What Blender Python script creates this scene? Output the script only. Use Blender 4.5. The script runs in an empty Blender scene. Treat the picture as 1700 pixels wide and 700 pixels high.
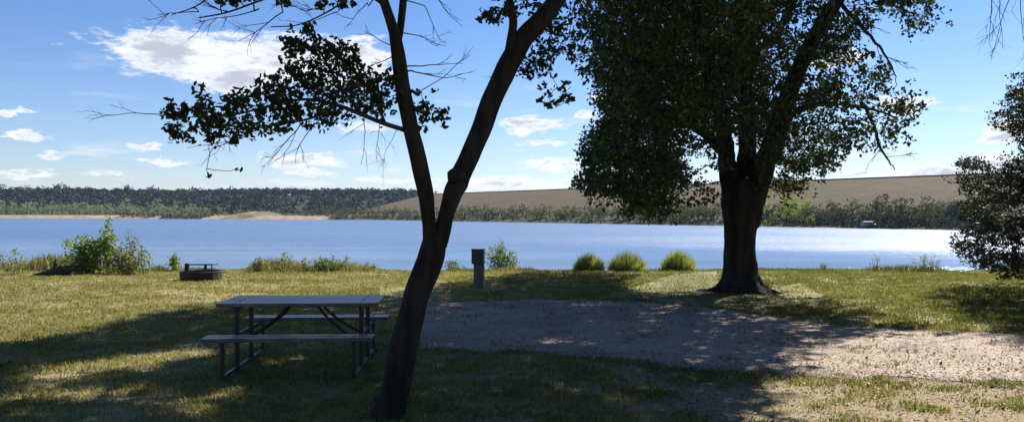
import bpy, math, random
import numpy as np
from math import radians, sin, cos, pi, atan2, sqrt

SC = bpy.context.scene
R = np.random.default_rng(7)
random.seed(7)

# ------------------------------------------------------------------ camera
EYE = 1.8
F = 1350.0                      # focal length in pixels of the 1700 px wide photo
cam_d = bpy.data.cameras.new('camera')
cam_d.lens = 36.0 * F / 1700.0
cam_d.sensor_width = 36.0
cam_d.clip_start = 0.1
cam_d.clip_end = 8000
cam = bpy.data.objects.new('camera', cam_d)
SC.collection.objects.link(cam)
cam.location = (0, 0, EYE)
cam.rotation_euler = (radians(90), 0, 0)
SC.camera = cam

SUN_AZ, SUN_EL = radians(42), radians(45)
SUN_DIR = np.array([sin(SUN_AZ) * cos(SUN_EL), cos(SUN_AZ) * cos(SUN_EL), sin(SUN_EL)])

SC.view_settings.view_transform = 'Standard'
SC.view_settings.look = 'None'
SC.view_settings.exposure = 1.1
SC.view_settings.gamma = 1.0
SKY_STRENGTH = 0.05
SUN_STRENGTH = 5.0

# ------------------------------------------------------------------ node helper
class NT:
    def __init__(s, nt):
        s.nt = nt
        nt.nodes.clear()
    def n(s, typ, **kw):
        nd = s.nt.nodes.new(typ)
        for k, v in kw.items():
            if k.startswith('in_'):
                key = k[3:]
                key = int(key) if key.isdigit() else key.replace('_', ' ')
                s.put(nd.inputs[key], v)
            else:
                setattr(nd, k, v)
        return nd
    def put(s, sock, v):
        if hasattr(v, 'is_output') or isinstance(v, bpy.types.NodeSocket):
            s.nt.links.new(v, sock)
        else:
            if isinstance(v, (tuple, list)) and len(v) == 3 and len(getattr(sock, 'default_value', [0, 0, 0])) == 4:
                v = (*v, 1.0)
            sock.default_value = v
    def m(s, op, a, b=0.0, c=0.0, clamp=False):
        nd = s.nt.nodes.new('ShaderNodeMath'); nd.operation = op; nd.use_clamp = clamp
        s.put(nd.inputs[0], a); s.put(nd.inputs[1], b); s.put(nd.inputs[2], c)
        return nd.outputs[0]
    def mix(s, f, a, b, blend='MIX'):
        nd = s.nt.nodes.new('ShaderNodeMix'); nd.data_type = 'RGBA'; nd.blend_type = blend
        s.put(nd.inputs[0], f); s.put(nd.inputs[6], a); s.put(nd.inputs[7], b)
        return nd.outputs[2]
    def ramp(s, f, stops, interp='LINEAR'):
        nd = s.nt.nodes.new('ShaderNodeValToRGB'); cr = nd.color_ramp; cr.interpolation = interp
        while len(cr.elements) < len(stops): cr.elements.new(0.5)
        for e, (p, c) in zip(cr.elements, stops):
            e.position = p
            e.color = (*c, 1) if not isinstance(c, (int, float)) else (c, c, c, 1)
        s.put(nd.inputs[0], f)
        return nd.outputs[0]
    def sstep(s, v, a, b):
        nd = s.nt.nodes.new('ShaderNodeMapRange'); nd.interpolation_type = 'SMOOTHSTEP'
        s.put(nd.inputs[0], v); nd.inputs[1].default_value = a; nd.inputs[2].default_value = b
        return nd.outputs[0]
    def noise(s, vec, scale, detail=4, rough=0.55, dist=0.0):
        nd = s.nt.nodes.new('ShaderNodeTexNoise')
        if vec is not None: s.put(nd.inputs['Vector'], vec)
        nd.inputs['Scale'].default_value = scale; nd.inputs['Detail'].default_value = detail
        nd.inputs['Roughness'].default_value = rough; nd.inputs['Distortion'].default_value = dist
        return nd.outputs[0]

def material(name):
    mt = bpy.data.materials.new(name); mt.use_nodes = True
    return mt, NT(mt.node_tree)

def scaled(t, vec, s3):
    nd = t.n('ShaderNodeMapping'); t.put(nd.inputs['Vector'], vec); nd.inputs['Scale'].default_value = s3
    return nd.outputs[0]

# ------------------------------------------------------------------ world: sky with clouds
def px_dir(px, py):
    dx = px - 850; az = math.atan(dx / F); el = math.atan((350 - py) / sqrt(F * F + dx * dx))
    return az, el

def make_world():
    w = bpy.data.worlds.new('World'); SC.world = w; w.use_nodes = True
    t = NT(w.node_tree)
    sky = t.n('ShaderNodeTexSky', sky_type='NISHITA')
    sky.sun_disc = False; sky.sun_elevation = SUN_EL; sky.sun_rotation = SUN_AZ
    sky.altitude = 300; sky.air_density = 1.0; sky.dust_density = 0.25; sky.ozone_density = 2.5
    tc = t.n('ShaderNodeTexCoord')
    sep = t.n('ShaderNodeSeparateXYZ'); t.put(sep.inputs[0], tc.outputs['Generated'])
    x, y, z = sep.outputs
    az = t.m('ARCTAN2', x, y); el = t.m('ARCSINE', z)
    comb = t.n('ShaderNodeCombineXYZ')
    t.put(comb.inputs[0], az); t.put(comb.inputs[1], t.m('MULTIPLY', el, 2.6))
    P = comb.outputs[0]
    n1 = t.noise(P, 16, 6, 0.62, 0.25)
    n2 = t.noise(P, 60, 6, 0.68, 0.3)
    nz = t.m('ADD', t.m('MULTIPLY', t.m('SUBTRACT', n1, 0.5), 2.6), t.m('MULTIPLY', t.m('SUBTRACT', n2, 0.5), 2.3))
    wa = t.m('MULTIPLY', t.m('SUBTRACT', t.noise(P, 22, 4, .6), .5), .075)
    we = t.m('MULTIPLY', t.m('SUBTRACT', t.noise(scaled(t, P, (1, 1, 1.0)), 31, 4, .6), .5), .026)
    azw = t.m('ADD', az, wa); elw = t.m('ADD', el, we)
    dens = None
    # (px, py, half width px, half height px, strength)
    clouds = [(345, 92, 150, 34, 1.25), (265, 82, 75, 27, 1.2), (400, 125, 80, 30, 1.2), (520, 105, 120, 38, 1.2), (600, 95, 52, 30, 1.15),
              (15, 184, 30, 6, 1), (45, 226, 40, 7, 1), (235, 243, 42, 8, 1.05), (275, 268, 48, 7, 1), (80, 256, 40, 7, .85),
              (30, 288, 55, 8, 1.0), (170, 290, 50, 6, .8), (510, 266, 75, 11, 1.15), (515, 287, 60, 7, 1.0), (640, 300, 50, 6, .9),
              (877, 209, 48, 15, 1.2), (900, 238, 40, 7, 1.0), (970, 190, 22, 8, 1.05), (995, 160, 25, 6, .9), (920, 272, 60, 13, 1.1),
              (815, 303, 120, 13, 1.0), (930, 305, 90, 12, 1.05), (1505, 176, 45, 16, 1.15), (1400, 97, 55, 12, 1.1), (1550, 290, 110, 17, 1.15),
              (1410, 290, 60, 8, 1.0), (1370, 262, 40, 8, .9), (1655, 270, 60, 14, 1.15), (1690, 215, 40, 20, 1.2), (600, 212, 60, 9, .9), (700, 300, 40, 8, .8), (1060, 290, 110, 14, 1)]
    for (cx, cy, rw, rh, st) in clouds:
        a0, e0 = px_dir(cx, cy)
        ra = rw / F * cos(a0) ** 2 * 1.08; re = rh / F * 1.1
        ex = t.m('DIVIDE', t.m('SUBTRACT', azw, a0), ra)
        ey = t.m('DIVIDE', t.m('SUBTRACT', elw, e0), re)
        r2 = t.m('SQRT', t.m('ADD', t.m('MULTIPLY', ex, ex), t.m('MULTIPLY', ey, ey)))
        d = t.m('SUBTRACT', st, r2)
        d = t.m('MAXIMUM', d, -3.0)
        dens = d if dens is None else t.m('MAXIMUM', dens, d)
    # faint streaks elsewhere low over the horizon and scattered clouds outside the view
    lowb = t.m('MULTIPLY', t.sstep(el, 0.22, 0.02), t.sstep(t.noise(scaled(t, P, (1, 2.2, 1)), 9, 5, .6), 0.54, 0.72))
    front = t.m('ADD', dens, t.m('MULTIPLY', nz, 0.62))
    mask = t.sstep(front, 0.02, 0.6)
    mask = t.m('MAXIMUM', mask, t.m('MULTIPLY', lowb, 0.55))
    mask = t.m('MULTIPLY', mask, t.sstep(z, -0.01, 0.01))
    # grey cloud bellies
    shade = t.sstep(t.noise(scaled(t, P, (1, 1.7, 1)), 13, 4, .55), 0.40, 0.56)
    thick = t.sstep(front, 0.35, 1.0)
    cl = t.mix(t.m('MULTIPLY', shade, thick), (9.8, 9.9, 10.2), (5.6, 5.8, 6.9))
    # clear air: a little bluer than the sky model, paler to the horizon
    tint = t.mix(t.sstep(z, 0.0, 0.28), (1.0, 1.06, 1.28), (0.70, .92, 1.26))
    skyc = t.mix(1.0, sky.outputs[0], tint, 'MULTIPLY')
    col = t.mix(t.m('MULTIPLY', mask, 0.93), skyc, cl)
    bg = t.n('ShaderNodeBackground'); t.put(bg.inputs[0], col); bg.inputs[1].default_value = SKY_STRENGTH
    out = t.n('ShaderNodeOutputWorld'); t.nt.links.new(bg.outputs[0], out.inputs[0])
make_world()

sun_d = bpy.data.lights.new('sun', 'SUN'); sun_d.energy = SUN_STRENGTH; sun_d.angle = radians(0.53); sun_d.color = (1.0, 0.95, 0.87)
sun = bpy.data.objects.new('sun', sun_d); SC.collection.objects.link(sun)
from mathutils import Vector, Matrix
sun.rotation_euler = Vector(SUN_DIR).to_track_quat('Z', 'Y').to_euler()

# ------------------------------------------------------------------ objects
KIDS = {}
def link(name, me, mt=None, parent=None, label=None, cat=None, group=None, kind=None, loc=None):
    o = bpy.data.objects.new(name, me)
    SC.collection.objects.link(o)
    if mt is not None and me is not None:
        for m_ in (mt if isinstance(mt, (list, tuple)) else [mt]): me.materials.append(m_)
    if parent is not None: o.parent = parent; KIDS.setdefault(parent.name, []).append(o)
    if loc is not None: o.location = loc
    tag(o, label, cat, group, kind)
    return o
def tag(o, label=None, cat=None, group=None, kind=None):
    for k, v in (('label', label), ('category', cat), ('group', group), ('kind', kind)):
        if v: o[k] = v
    return o
def thing(name, label, cat, loc=(0, 0, 0), rz=0.0, group=None):
    o = bpy.data.objects.new(name, None); SC.collection.objects.link(o)
    o.location = loc; o.rotation_euler = (0, 0, rz); o.empty_display_size = .2
    return tag(o, label, cat, group)
def copy_tree(o, loc=None, rz=None, sc=None, label=None, parent=None):
    c = o.copy(); SC.collection.objects.link(c)
    if parent is not None: c.parent = parent
    if loc is not None: c.location = loc
    if rz is not None: c.rotation_euler = (0, 0, rz)
    if sc is not None: c.scale = sc
    if label: c['label'] = label
    for ch in KIDS.get(o.name, []):
        copy_tree(ch, parent=c)
    return c

class MB:
    """collects vertices and faces, then links them as one mesh object"""
    def __init__(s): s.v = []; s.f = []; s.n = 0; s.smooth = False
    def add(s, v, f):
        v = np.asarray(v, float); s.v.append(v)
        for q in f: s.f.append(tuple(int(i) + s.n for i in q))
        s.n += len(v)
    def box(s, c, size, rot=None, bev=0.0):
        hx, hy, hz = [q / 2 for q in size]
        v = np.array([[a, b, d] for a in (-hx, hx) for b in (-hy, hy) for d in (-hz, hz)], float)
        f = [(0, 1, 3, 2), (4, 6, 7, 5), (0, 4, 5, 1), (2, 3, 7, 6), (0, 2, 6, 4), (1, 5, 7, 3)]
        if bev > 0:
            import bmesh
            bm = bmesh.new(); vs = [bm.verts.new(q) for q in v]; [bm.faces.new([vs[i] for i in q]) for q in f]
            bmesh.ops.bevel(bm, geom=list(bm.edges), offset=bev, segments=2, affect='EDGES', profile=.5)
            bm.verts.index_update()
            v = np.array([q.co[:] for q in bm.verts]); f = [[w.index for w in fa.verts] for fa in bm.faces]; bm.free()
        if rot is not None: v = v @ np.array(rot.to_matrix() if hasattr(rot, 'to_matrix') else rot).T
        s.add(v + np.array(c), f)
    def tube(s, pts, rad, seg=8, cap=True, wob=0.0, rng=R, flat=1.0):
        pts = np.asarray(pts, float); n = len(pts)
        rad = np.full(n, rad) if np.isscalar(rad) else np.asarray(rad, float)
        tg = np.gradient(pts, axis=0); tg /= np.linalg.norm(tg, axis=1)[:, None] + 1e-9
        up = np.array([0, 0, 1.]) if abs(tg[0][2]) < .9 else np.array([1., 0, 0])
        a = np.cross(tg[0], up); a /= np.linalg.norm(a)
        V = []
        ang = np.arange(seg) / seg * 2 * pi
        ph = rng.random(4) * 6.28
        for i in range(n):
            a = a - tg[i] * a.dot(tg[i]); a /= np.linalg.norm(a) + 1e-9
            b = np.cross(tg[i], a)
            rr = rad[i] * (1 + wob * (np.sin(ang * 2 + ph[0] + i * .35) * .5 + np.sin(ang * 3 + ph[1] - i * .5) * .35 + np.sin(ang * 5 + ph[2] + i * .9) * .2))
            V.append(pts[i] + np.outer(np.cos(ang) * rr, a) + np.outer(np.sin(ang) * rr * flat, b))
        V = np.concatenate(V)
        Fc = []
        for i in range(n - 1):
            for j in range(seg):
                k = (j + 1) % seg
                Fc.append((i * seg + j, i * seg + k, (i + 1) * seg + k, (i + 1) * seg + j))
        if cap:
            Fc.append(tuple(range(seg))[::-1]); Fc.append(tuple((n - 1) * seg + j for j in range(seg)))
        s.add(V, Fc)
    def bar(s, a, b, w, h=None, roll_up=(0, 0, 1), bev=0.004):
        a = np.array(a, float); b = np.array(b, float); d = b - a; L = np.linalg.norm(d); d /= L
        up = np.array(roll_up, float)
        if abs(d.dot(up)) > .95: up = np.array([0, 1., 0])
        sx = np.cross(d, up); sx /= np.linalg.norm(sx); uz = np.cross(sx, d)
        s.box((a + b) / 2, (w, L, h or w), rot=np.array([sx, d, uz]).T, bev=bev)
    def build(s, name, mt, parent=None, smooth=True, **kw):
        me = bpy.data.meshes.new(name)
        V = np.concatenate(s.v) if s.v else np.zeros((0, 3))
        me.from_pydata(V.tolist(), [], s.f)
        if smooth: me.polygons.foreach_set('use_smooth', [True] * len(me.polygons))
        me.update()
        return link(name, me, mt, parent, **kw)

def fast_mesh(name, V, faces, k):
    """V (n,3), faces flat int array of k-gons"""
    me = bpy.data.meshes.new(name)
    nf = len(faces) // k
    me.vertices.add(len(V)); me.vertices.foreach_set('co', np.asarray(V, np.float32).ravel())
    me.loops.add(len(faces)); me.loops.foreach_set('vertex_index', np.asarray(faces, np.int32))
    me.polygons.add(nf); me.polygons.foreach_set('loop_start', np.arange(0, nf * k, k, dtype=np.int32))
    me.polygons.foreach_set('loop_total', np.full(nf, k, np.int32))
    me.update(calc_edges=True); me.validate()
    return me

def crom(pts, n=5):
    """catmull-rom through rows of (x,y,z,r)"""
    p = np.asarray(pts, float); p = np.vstack([2 * p[0] - p[1], p, 2 * p[-1] - p[-2]]); out = []
    for i in range(1, len(p) - 2):
        for t in np.linspace(0, 1, n, endpoint=False):
            a, b, c, d = p[i - 1:i + 3]
            out.append(.5 * ((2 * b) + (-a + c) * t + (2 * a - 5 * b + 4 * c - d) * t * t + (-a + 3 * b - 3 * c + d) * t ** 3))
    out.append(p[-2]); return np.array(out)

def at(px, py, d): return np.array([(px - 850) / F * d, d, EYE - (py - 350) / F * d])
def gnd(px, py):
    d = EYE * F / (py - 350.0); return np.array([(px - 850) / F * d, d, 0.0])
def proj(P):
    P = np.asarray(P, float); d = np.maximum(P[..., 1], .01)
    return 850 + F * P[..., 0] / d, 350 - F * (P[..., 2] - EYE) / d
def inpoly(x, y, poly):
    x = np.asarray(x, float); y = np.asarray(y, float); c = np.zeros(x.shape, bool); n = len(poly)
    for i in range(n):
        x1, y1 = poly[i]; x2, y2 = poly[(i + 1) % n]
        if y1 == y2: continue
        c ^= ((y1 > y) != (y2 > y)) & (x < (x2 - x1) * (y - y1) / (y2 - y1) + x1)
    return c

# smooth 2-d value noise for placing
_tab = np.random.default_rng(3).random((256, 256))
def vnoise(x, y):
    xi = np.floor(x).astype(int); yi = np.floor(y).astype(int); fx = x - xi; fy = y - yi
    fx = fx * fx * (3 - 2 * fx); fy = fy * fy * (3 - 2 * fy)
    g = lambda a, b: _tab[a % 256, b % 256]
    return (g(xi, yi) * (1 - fx) + g(xi + 1, yi) * fx) * (1 - fy) + (g(xi, yi + 1) * (1 - fx) + g(xi + 1, yi + 1) * fx) * fy
def fbm(x, y, o=4):
    s = 0; a = .5; n = 0
    for i in range(o):
        s = s + a * vnoise(x * 2 ** i + 17 * i, y * 2 ** i + 31 * i); n += a; a *= .5
    return s / n

# ------------------------------------------------------------------ materials
def leaf_mat(name, cols, trans=0.3, rough=0.55, scale=0.8):
    mt, t = material(name)
    g = t.n('ShaderNodeNewGeometry'); tc = t.n('ShaderNodeTexCoord')
    nz = t.noise(tc.outputs['Object'], scale, 3)
    f = t.m('ADD', t.m('MULTIPLY', g.outputs['Random Per Island'], 0.6), t.m('MULTIPLY', t.m('SUBTRACT', nz, .3), 1.0), clamp=True)
    n = len(cols); c = t.ramp(f, [(i / (n - 1), q) for i, q in enumerate(cols)])
    p = t.n('ShaderNodeBsdfPrincipled'); t.put(p.inputs['Base Color'], c); p.inputs['Roughness'].default_value = rough
    p.inputs['Specular IOR Level'].default_value = 0.35
    tr = t.n('ShaderNodeBsdfTranslucent')
    t.put(tr.inputs[0], t.mix(1.0, c, (1.5, 1.6, 0.6), 'MULTIPLY'))
    mx = t.n('ShaderNodeMixShader'); mx.inputs[0].default_value = trans
    t.nt.links.new(p.outputs[0], mx.inputs[1]); t.nt.links.new(tr.outputs[0], mx.inputs[2])
    o = t.n('ShaderNodeOutputMaterial'); t.nt.links.new(mx.outputs[0], o.inputs[0])
    return mt

def pbr(name, c1, c2, scale, rough=.6, metal=0.0, bump=0.0, bscale=None, stretch=(1, 1, 1), spec=.5, detail=5):
    mt, t = material(name)
    tc = t.n('ShaderNodeTexCoord'); v = scaled(t, tc.outputs['Object'], stretch)
    nz = t.noise(v, scale, detail, .6)
    c = t.mix(t.sstep(nz, .35, .65), c1, c2)
    p = t.n('ShaderNodeBsdfPrincipled'); t.put(p.inputs['Base Color'], c)
    t.put(p.inputs['Roughness'], t.m('ADD', t.m('MULTIPLY', nz, .25), rough - .12)); p.inputs['Metallic'].default_value = metal
    p.inputs['Specular IOR Level'].default_value = spec
    if bump:
        b = t.n('ShaderNodeBump'); b.inputs['Strength'].default_value = 1.0; b.inputs['Distance'].default_value = bump
        t.put(b.inputs['Height'], t.noise(v, bscale or scale * 2, 6, .65)); t.nt.links.new(b.outputs[0], p.inputs['Normal'])
    o = t.n('ShaderNodeOutputMaterial'); t.nt.links.new(p.outputs[0], o.inputs[0])
    return mt

M = {}
M['bark'] = pbr('bark', (.042, .037, .032), (.02, .018, .016), 9, .9, bump=.012, bscale=14, stretch=(1, 1, .22), spec=.2)
M['bark2'] = pbr('bark_old', (.045, .04, .036), (.02, .018, .017), 6, .92, bump=.025, bscale=7, stretch=(1, 1, .16), spec=.15)
M['twig'] = pbr('twig', (.05, .042, .036), (.03, .025, .022), 20, .85)
M['leaf_near'] = leaf_mat('leaf_near', [(.012, .02, .010), (.02, .035, .013), (.035, .055, .018), (.10, .10, .03)], .36, .5, 1.4)
M['leaf_big'] = leaf_mat('leaf_big', [(.012, .02, .011), (.02, .033, .014), (.045, .07, .02), (.15, .16, .045)], .4, .5, .7)
M['leaf_dark'] = leaf_mat('leaf_dark', [(.010, .016, .012), (.018, .026, .015), (.04, .045, .024)], .22, .55, .8)

def ground_mat():
    mt, t = material('lawn_soil')
    tc = t.n('ShaderNodeTexCoord'); P = tc.outputs['Object']
    a = t.noise(P, .35, 6, .6); b = t.noise(P, 3.0, 6, .7); c = t.noise(P, 34.0, 6, .8)
    sc_ = scaled(t, P, (1, 1, 1))
    straw = t.mix(t.sstep(c, .35, .65), (.25, .20, .11), (.38, .32, .19))
    green = t.mix(t.sstep(c, .35, .65), (.10, .11, .04), (.17, .16, .065))
    k = t.m('ADD', t.m('MULTIPLY', a, .6), t.m('MULTIPLY', b, .4))
    col = t.mix(t.sstep(k, .42, .6), green, straw)
    dirt = t.mix(c, (.17, .12, .085), (.27, .2, .15))
    col = t.mix(t.m('MULTIPLY', t.sstep(b, .6, .72), .8), col, dirt)
    # the worn, bare verge in front of the track
    sp = t.n('ShaderNodeSeparateXYZ'); t.put(sp.inputs[0], P)
    verge = t.m('MULTIPLY', t.sstep(sp.outputs[1], 10.2, 9.0), t.sstep(sp.outputs[0], 0, 2))
    verge = t.m('MULTIPLY', verge, t.sstep(t.noise(P, 1.1, 5, .7), .36, .5))
    col = t.mix(t.m('MULTIPLY', verge, .9), col, t.mix(c, (.17, .12, .075), (.40, .31, .21)))
    # beyond the lake: grey-green brush
    sep = t.n('ShaderNodeSeparateXYZ'); t.put(sep.inputs[0], P)
    far = t.sstep(sep.outputs[1], 100, 140)
    fcol = t.mix(t.sstep(t.noise(P, .05, 5, .6), .4, .62), (.03, .038, .018), (.08, .07, .042))
    col = t.mix(far, col, fcol)
    p = t.n('ShaderNodeBsdfPrincipled'); t.put(p.inputs['Base Color'], col); p.inputs['Roughness'].default_value = .95
    p.inputs['Specular IOR Level'].default_value = .15
    bp = t.n('ShaderNodeBump'); bp.inputs['Distance'].default_value = .03; t.put(bp.inputs['Height'], t.m('ADD', b, t.m('MULTIPLY', c, .5)))
    t.nt.links.new(bp.outputs[0], p.inputs['Normal'])
    o = t.n('ShaderNodeOutputMaterial'); t.nt.links.new(p.outputs[0], o.inputs[0])
    return mt
def gravel_mat():
    mt, t = material('gravel')
    tc = t.n('ShaderNodeTexCoord'); P = tc.outputs['Object']
    v = t.n('ShaderNodeTexVoronoi'); t.put(v.inputs['Vector'], P); v.inputs['Scale'].default_value = 42
    v2 = t.n('ShaderNodeTexVoronoi'); t.put(v2.inputs['Vector'], P); v2.inputs['Scale'].default_value = 17
    big = t.noise(P, .6, 5, .6)
    sepc = t.n('ShaderNodeSeparateColor'); t.put(sepc.inputs[0], v.outputs['Color'])
    c = t.ramp(sepc.outputs[0], [(0, (.25, .185, .14)), (.4, (.31, .24, .185)), (.8, (.37, .295, .23)), (1, (.46, .39, .32))])
    c = t.mix(t.sstep(big, .4, .65), c, t.mix(.6, c, (.19, .14, .105)))
    rut = t.sstep(t.noise(scaled(t, P, (.12, 1.5, 1)), 1.6, 5, .6), .56, .70)
    c = t.mix(t.m('MULTIPLY', rut, .6), c, (.12, .09, .07))
    c = t.mix(t.m('MULTIPLY', t.sstep(t.noise(P, 2.2, 6, .7), .56, .7), .6), c, (.13, .095, .07))
    p = t.n('ShaderNodeBsdfPrincipled'); t.put(p.inputs['Base Color'], c); p.inputs['Roughness'].default_value = .9
    p.inputs['Specular IOR Level'].default_value = .25
    bp = t.n('ShaderNodeBump'); bp.inputs['Distance'].default_value = .006
    h = t.m('ADD', t.m('MULTIPLY', v.outputs['Distance'], -1.0), t.m('MULTIPLY', v2.outputs['Distance'], -.6))
    t.put(bp.inputs['Height'], h); t.nt.links.new(bp.outputs[0], p.inputs['Normal'])
    o = t.n('ShaderNodeOutputMaterial'); t.nt.links.new(p.outputs[0], o.inputs[0])
    return mt
def water_mat():
    mt, t = material('lake_water')
    tc = t.n('ShaderNodeTexCoord'); P = tc.outputs['Object']
    sep = t.n('ShaderNodeSeparateXYZ'); t.put(sep.inputs[0], P)
    w1 = t.noise(scaled(t, P, (.8, 1, 1)), .22, 3, .6)
    w2 = t.noise(scaled(t, P, (.7, 1.3, 1)), 1.3, 4, .6, .3)
    w3 = t.noise(scaled(t, P, (.8, 1.2, 1)), 5.5, 3, .6)
    h = t.m('ADD', t.m('ADD', t.m('MULTIPLY', w1, .5), t.m('MULTIPLY', w2, .34)), t.m('MULTIPLY', w3, .09))
    # wind lanes: calmer and rougher streaks lying along the lake
    lane = t.sstep(t.noise(scaled(t, P, (.004, .03, 1)), 1.0, 4, .6), .4, .62)
    bp = t.n('ShaderNodeBump'); bp.inputs['Distance'].default_value = 1.0
    wob = t.m('MULTIPLY', t.m('SUBTRACT', t.noise(scaled(t, P, (.03, .05, 1)), 1.0, 4, .6), .5), 60.0)
    open_ = t.sstep(t.m('ADD', t.m('ADD', sep.outputs[1], wob), t.m('MULTIPLY', sep.outputs[0], .35)), 85, 150)
    t.put(bp.inputs['Strength'], t.m('ADD', t.m('ADD', .16, t.m('MULTIPLY', lane, .6)), t.m('MULTIPLY', open_, .3)))
    t.put(bp.inputs['Height'], h)
    p = t.n('ShaderNodeBsdfPrincipled'); p.inputs['Base Color'].default_value = (.075, .13, .235, 1)
    # ripples too small to model show as gloss; the open water is rougher than the lee shore
    r = t.m('ADD', .16, t.m('MULTIPLY', open_, .28))
    t.put(p.inputs['Roughness'], r)
    p.inputs['IOR'].default_value = 1.42
    t.nt.links.new(bp.outputs[0], p.inputs['Normal'])
    o = t.n('ShaderNodeOutputMaterial'); t.nt.links.new(p.outputs[0], o.inputs[0])
    return mt
M['ground'] = ground_mat(); M['gravel'] = gravel_mat(); M['water'] = water_mat()
M['sand'] = pbr('sand', (.31, .25, .175), (.19, .145, .10), .3, .95, spec=.1)
M['dam'] = None
def dam_mat():
    mt, t = material('dam_grass')
    tc = t.n('ShaderNodeTexCoord'); P = tc.outputs['Object']
    a = t.noise(P, .02, 5, .6); b = t.noise(scaled(t, P, (1, 1, 3)), .12, 6, .7)
    c = t.mix(t.sstep(a, .4, .62), (.085, .060, .036), (.066, .058, .026))
    c = t.mix(t.m('MULTIPLY', t.sstep(b, .42, .68), .7), c, (.12, .082, .052))
    c = t.mix(t.m('MULTIPLY', t.sstep(t.noise(scaled(t, P, (1, 1, 6)), .45, 6, .75), .5, .7), .55), c, (.06, .062, .032))
    p = t.n('ShaderNodeBsdfPrincipled'); t.put(p.inputs['Base Color'], c); p.inputs['Roughness'].default_value = .95; p.inputs['Specular IOR Level'].default_value = .1
    o = t.n('ShaderNodeOutputMaterial'); t.nt.links.new(p.outputs[0], o.inputs[0])
    return mt
M['dam'] = dam_mat()

# ------------------------------------------------------------------ ground, lake, far terrain
WZ = -3.2
SH = np.array([(-2500, 800), (-900, 640), (-353, 558), (-200, 505), (-70, 448), (0, 362), (70, 272), (125, 226), (266, 110), (420, 60), (3000, 60)], float)
def yshore(x): return np.interp(x, SH[:, 0], SH[:, 1])
def yedge(x): return 24.6 + .5 * (fbm(np.asarray(x) * .35 + 9, np.zeros_like(x) + 4.) - .5) * 2 + np.clip(np.abs(x) - 40, 0, 200) * .12
def zground(x, y):
    x = np.asarray(x, float); y = np.asarray(y, float)
    near = (fbm(x * .25, y * .25) - .5) * .10 * np.clip((y - 4) / 4, 0, 1)
    e = y - yedge(x)
    drop = np.clip(e / 9.0, 0, 1); drop = drop * drop * (3 - 2 * drop)
    z = near * (1 - drop) + -5.0 * drop
    s = y - yshore(x)
    bank = np.where(s < 0, np.maximum(-5.0, WZ + .12 * s), np.minimum(WZ + .15 + s * .12, -1.0 + .004 * s))
    return np.where((s > -15), np.maximum(z, bank), z)
def make_ground():
    def axis(a): return np.concatenate(a)
    xs = axis([np.linspace(-4000, -500, 18)[:-1], np.linspace(-500, -60, 70)[:-1], np.linspace(-60, -18, 22)[:-1], np.linspace(-18, 18, 110)[:-1], np.linspace(18, 60, 22)[:-1], np.linspace(60, 400, 60)[:-1], np.linspace(400, 4000, 18)])
    ys = axis([np.linspace(-200, 4, 14)[:-1], np.linspace(4, 36, 130)[:-1], np.linspace(36, 100, 16)[:-1], np.linspace(100, 700, 130)[:-1], np.linspace(700, 5000, 20)])
    X, Y = np.meshgrid(xs, ys); Z = zground(X, Y)
    V = np.stack([X, Y, Z], -1).reshape(-1, 3); nx = len(xs); ny = len(ys)
    i, j = np.meshgrid(np.arange(nx - 1), np.arange(ny - 1)); a = (j * nx + i).ravel()
    fc = np.stack([a, a + 1, a + 1 + nx, a + nx], -1).ravel()
    me = fast_mesh('ground', V, fc, 4); me.polygons.foreach_set('use_smooth', [True] * len(me.polygons))
    link('ground', me, M['ground'], kind='structure')
make_ground()
me = fast_mesh('lake', np.array([(-2600, 26, WZ), (2600, 26, WZ), (2600, 900, WZ), (-2600, 900, WZ)]), [0, 1, 2, 3], 4)
link('lake', me, M['water'], kind='structure')

def make_dam():
    A = np.array([161., 290.]); D = np.array([-210., 312.]); N = np.array([-.83, -.558])
    ts = np.linspace(-.75, 1.16, 60); prof = [(88, -4), (70, -1.6), (48, 4.2), (24, 9.6), (5.5, 14.05), (4, 14.3), (-4, 14.3), (-8, 13.2), (-80, -4)]
    V = []
    for i, tt in enumerate(ts):
        k = 1.0 if tt < 1.08 else max(0.0, 1 - (tt - 1.08) / .08)
        for (o, z) in prof:
            p = A + D * tt + N * o * (0.35 + .65 * k)
            V.append((p[0], p[1], -4 + (z + 4) * k + (.25 * (fbm(np.array(p[0] * .05), np.array(p[1] * .05)) - .5) if 5 < o < 80 else 0)))
    n = len(prof); fc = []
    for i in range(len(ts) - 1):
        for j in range(n - 1): fc += [i * n + j, i * n + j + 1, (i + 1) * n + j + 1, (i + 1) * n + j]
    me = fast_mesh('dam', np.array(V), fc, 4); link('dam', me, M['dam'], kind='structure')
    # dark bar running along the dam crest
    V = []; fc = []
    m_ = MB()
    p0 = A + D * -.75 + N * 3.6; p1 = A + D * 1.07 + N * 3.6
    for k in range(1):
        a = p0; b = p1
        m_.bar((a[0], a[1], 14.55), (b[0], b[1], 14.55), .8, .5, bev=0)
    m_.build('crest_bar', pbr('crest_dark', (.09, .085, .08), (.05, .05, .05), 1.0, .9), smooth=False, kind='structure')
make_dam()

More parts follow.
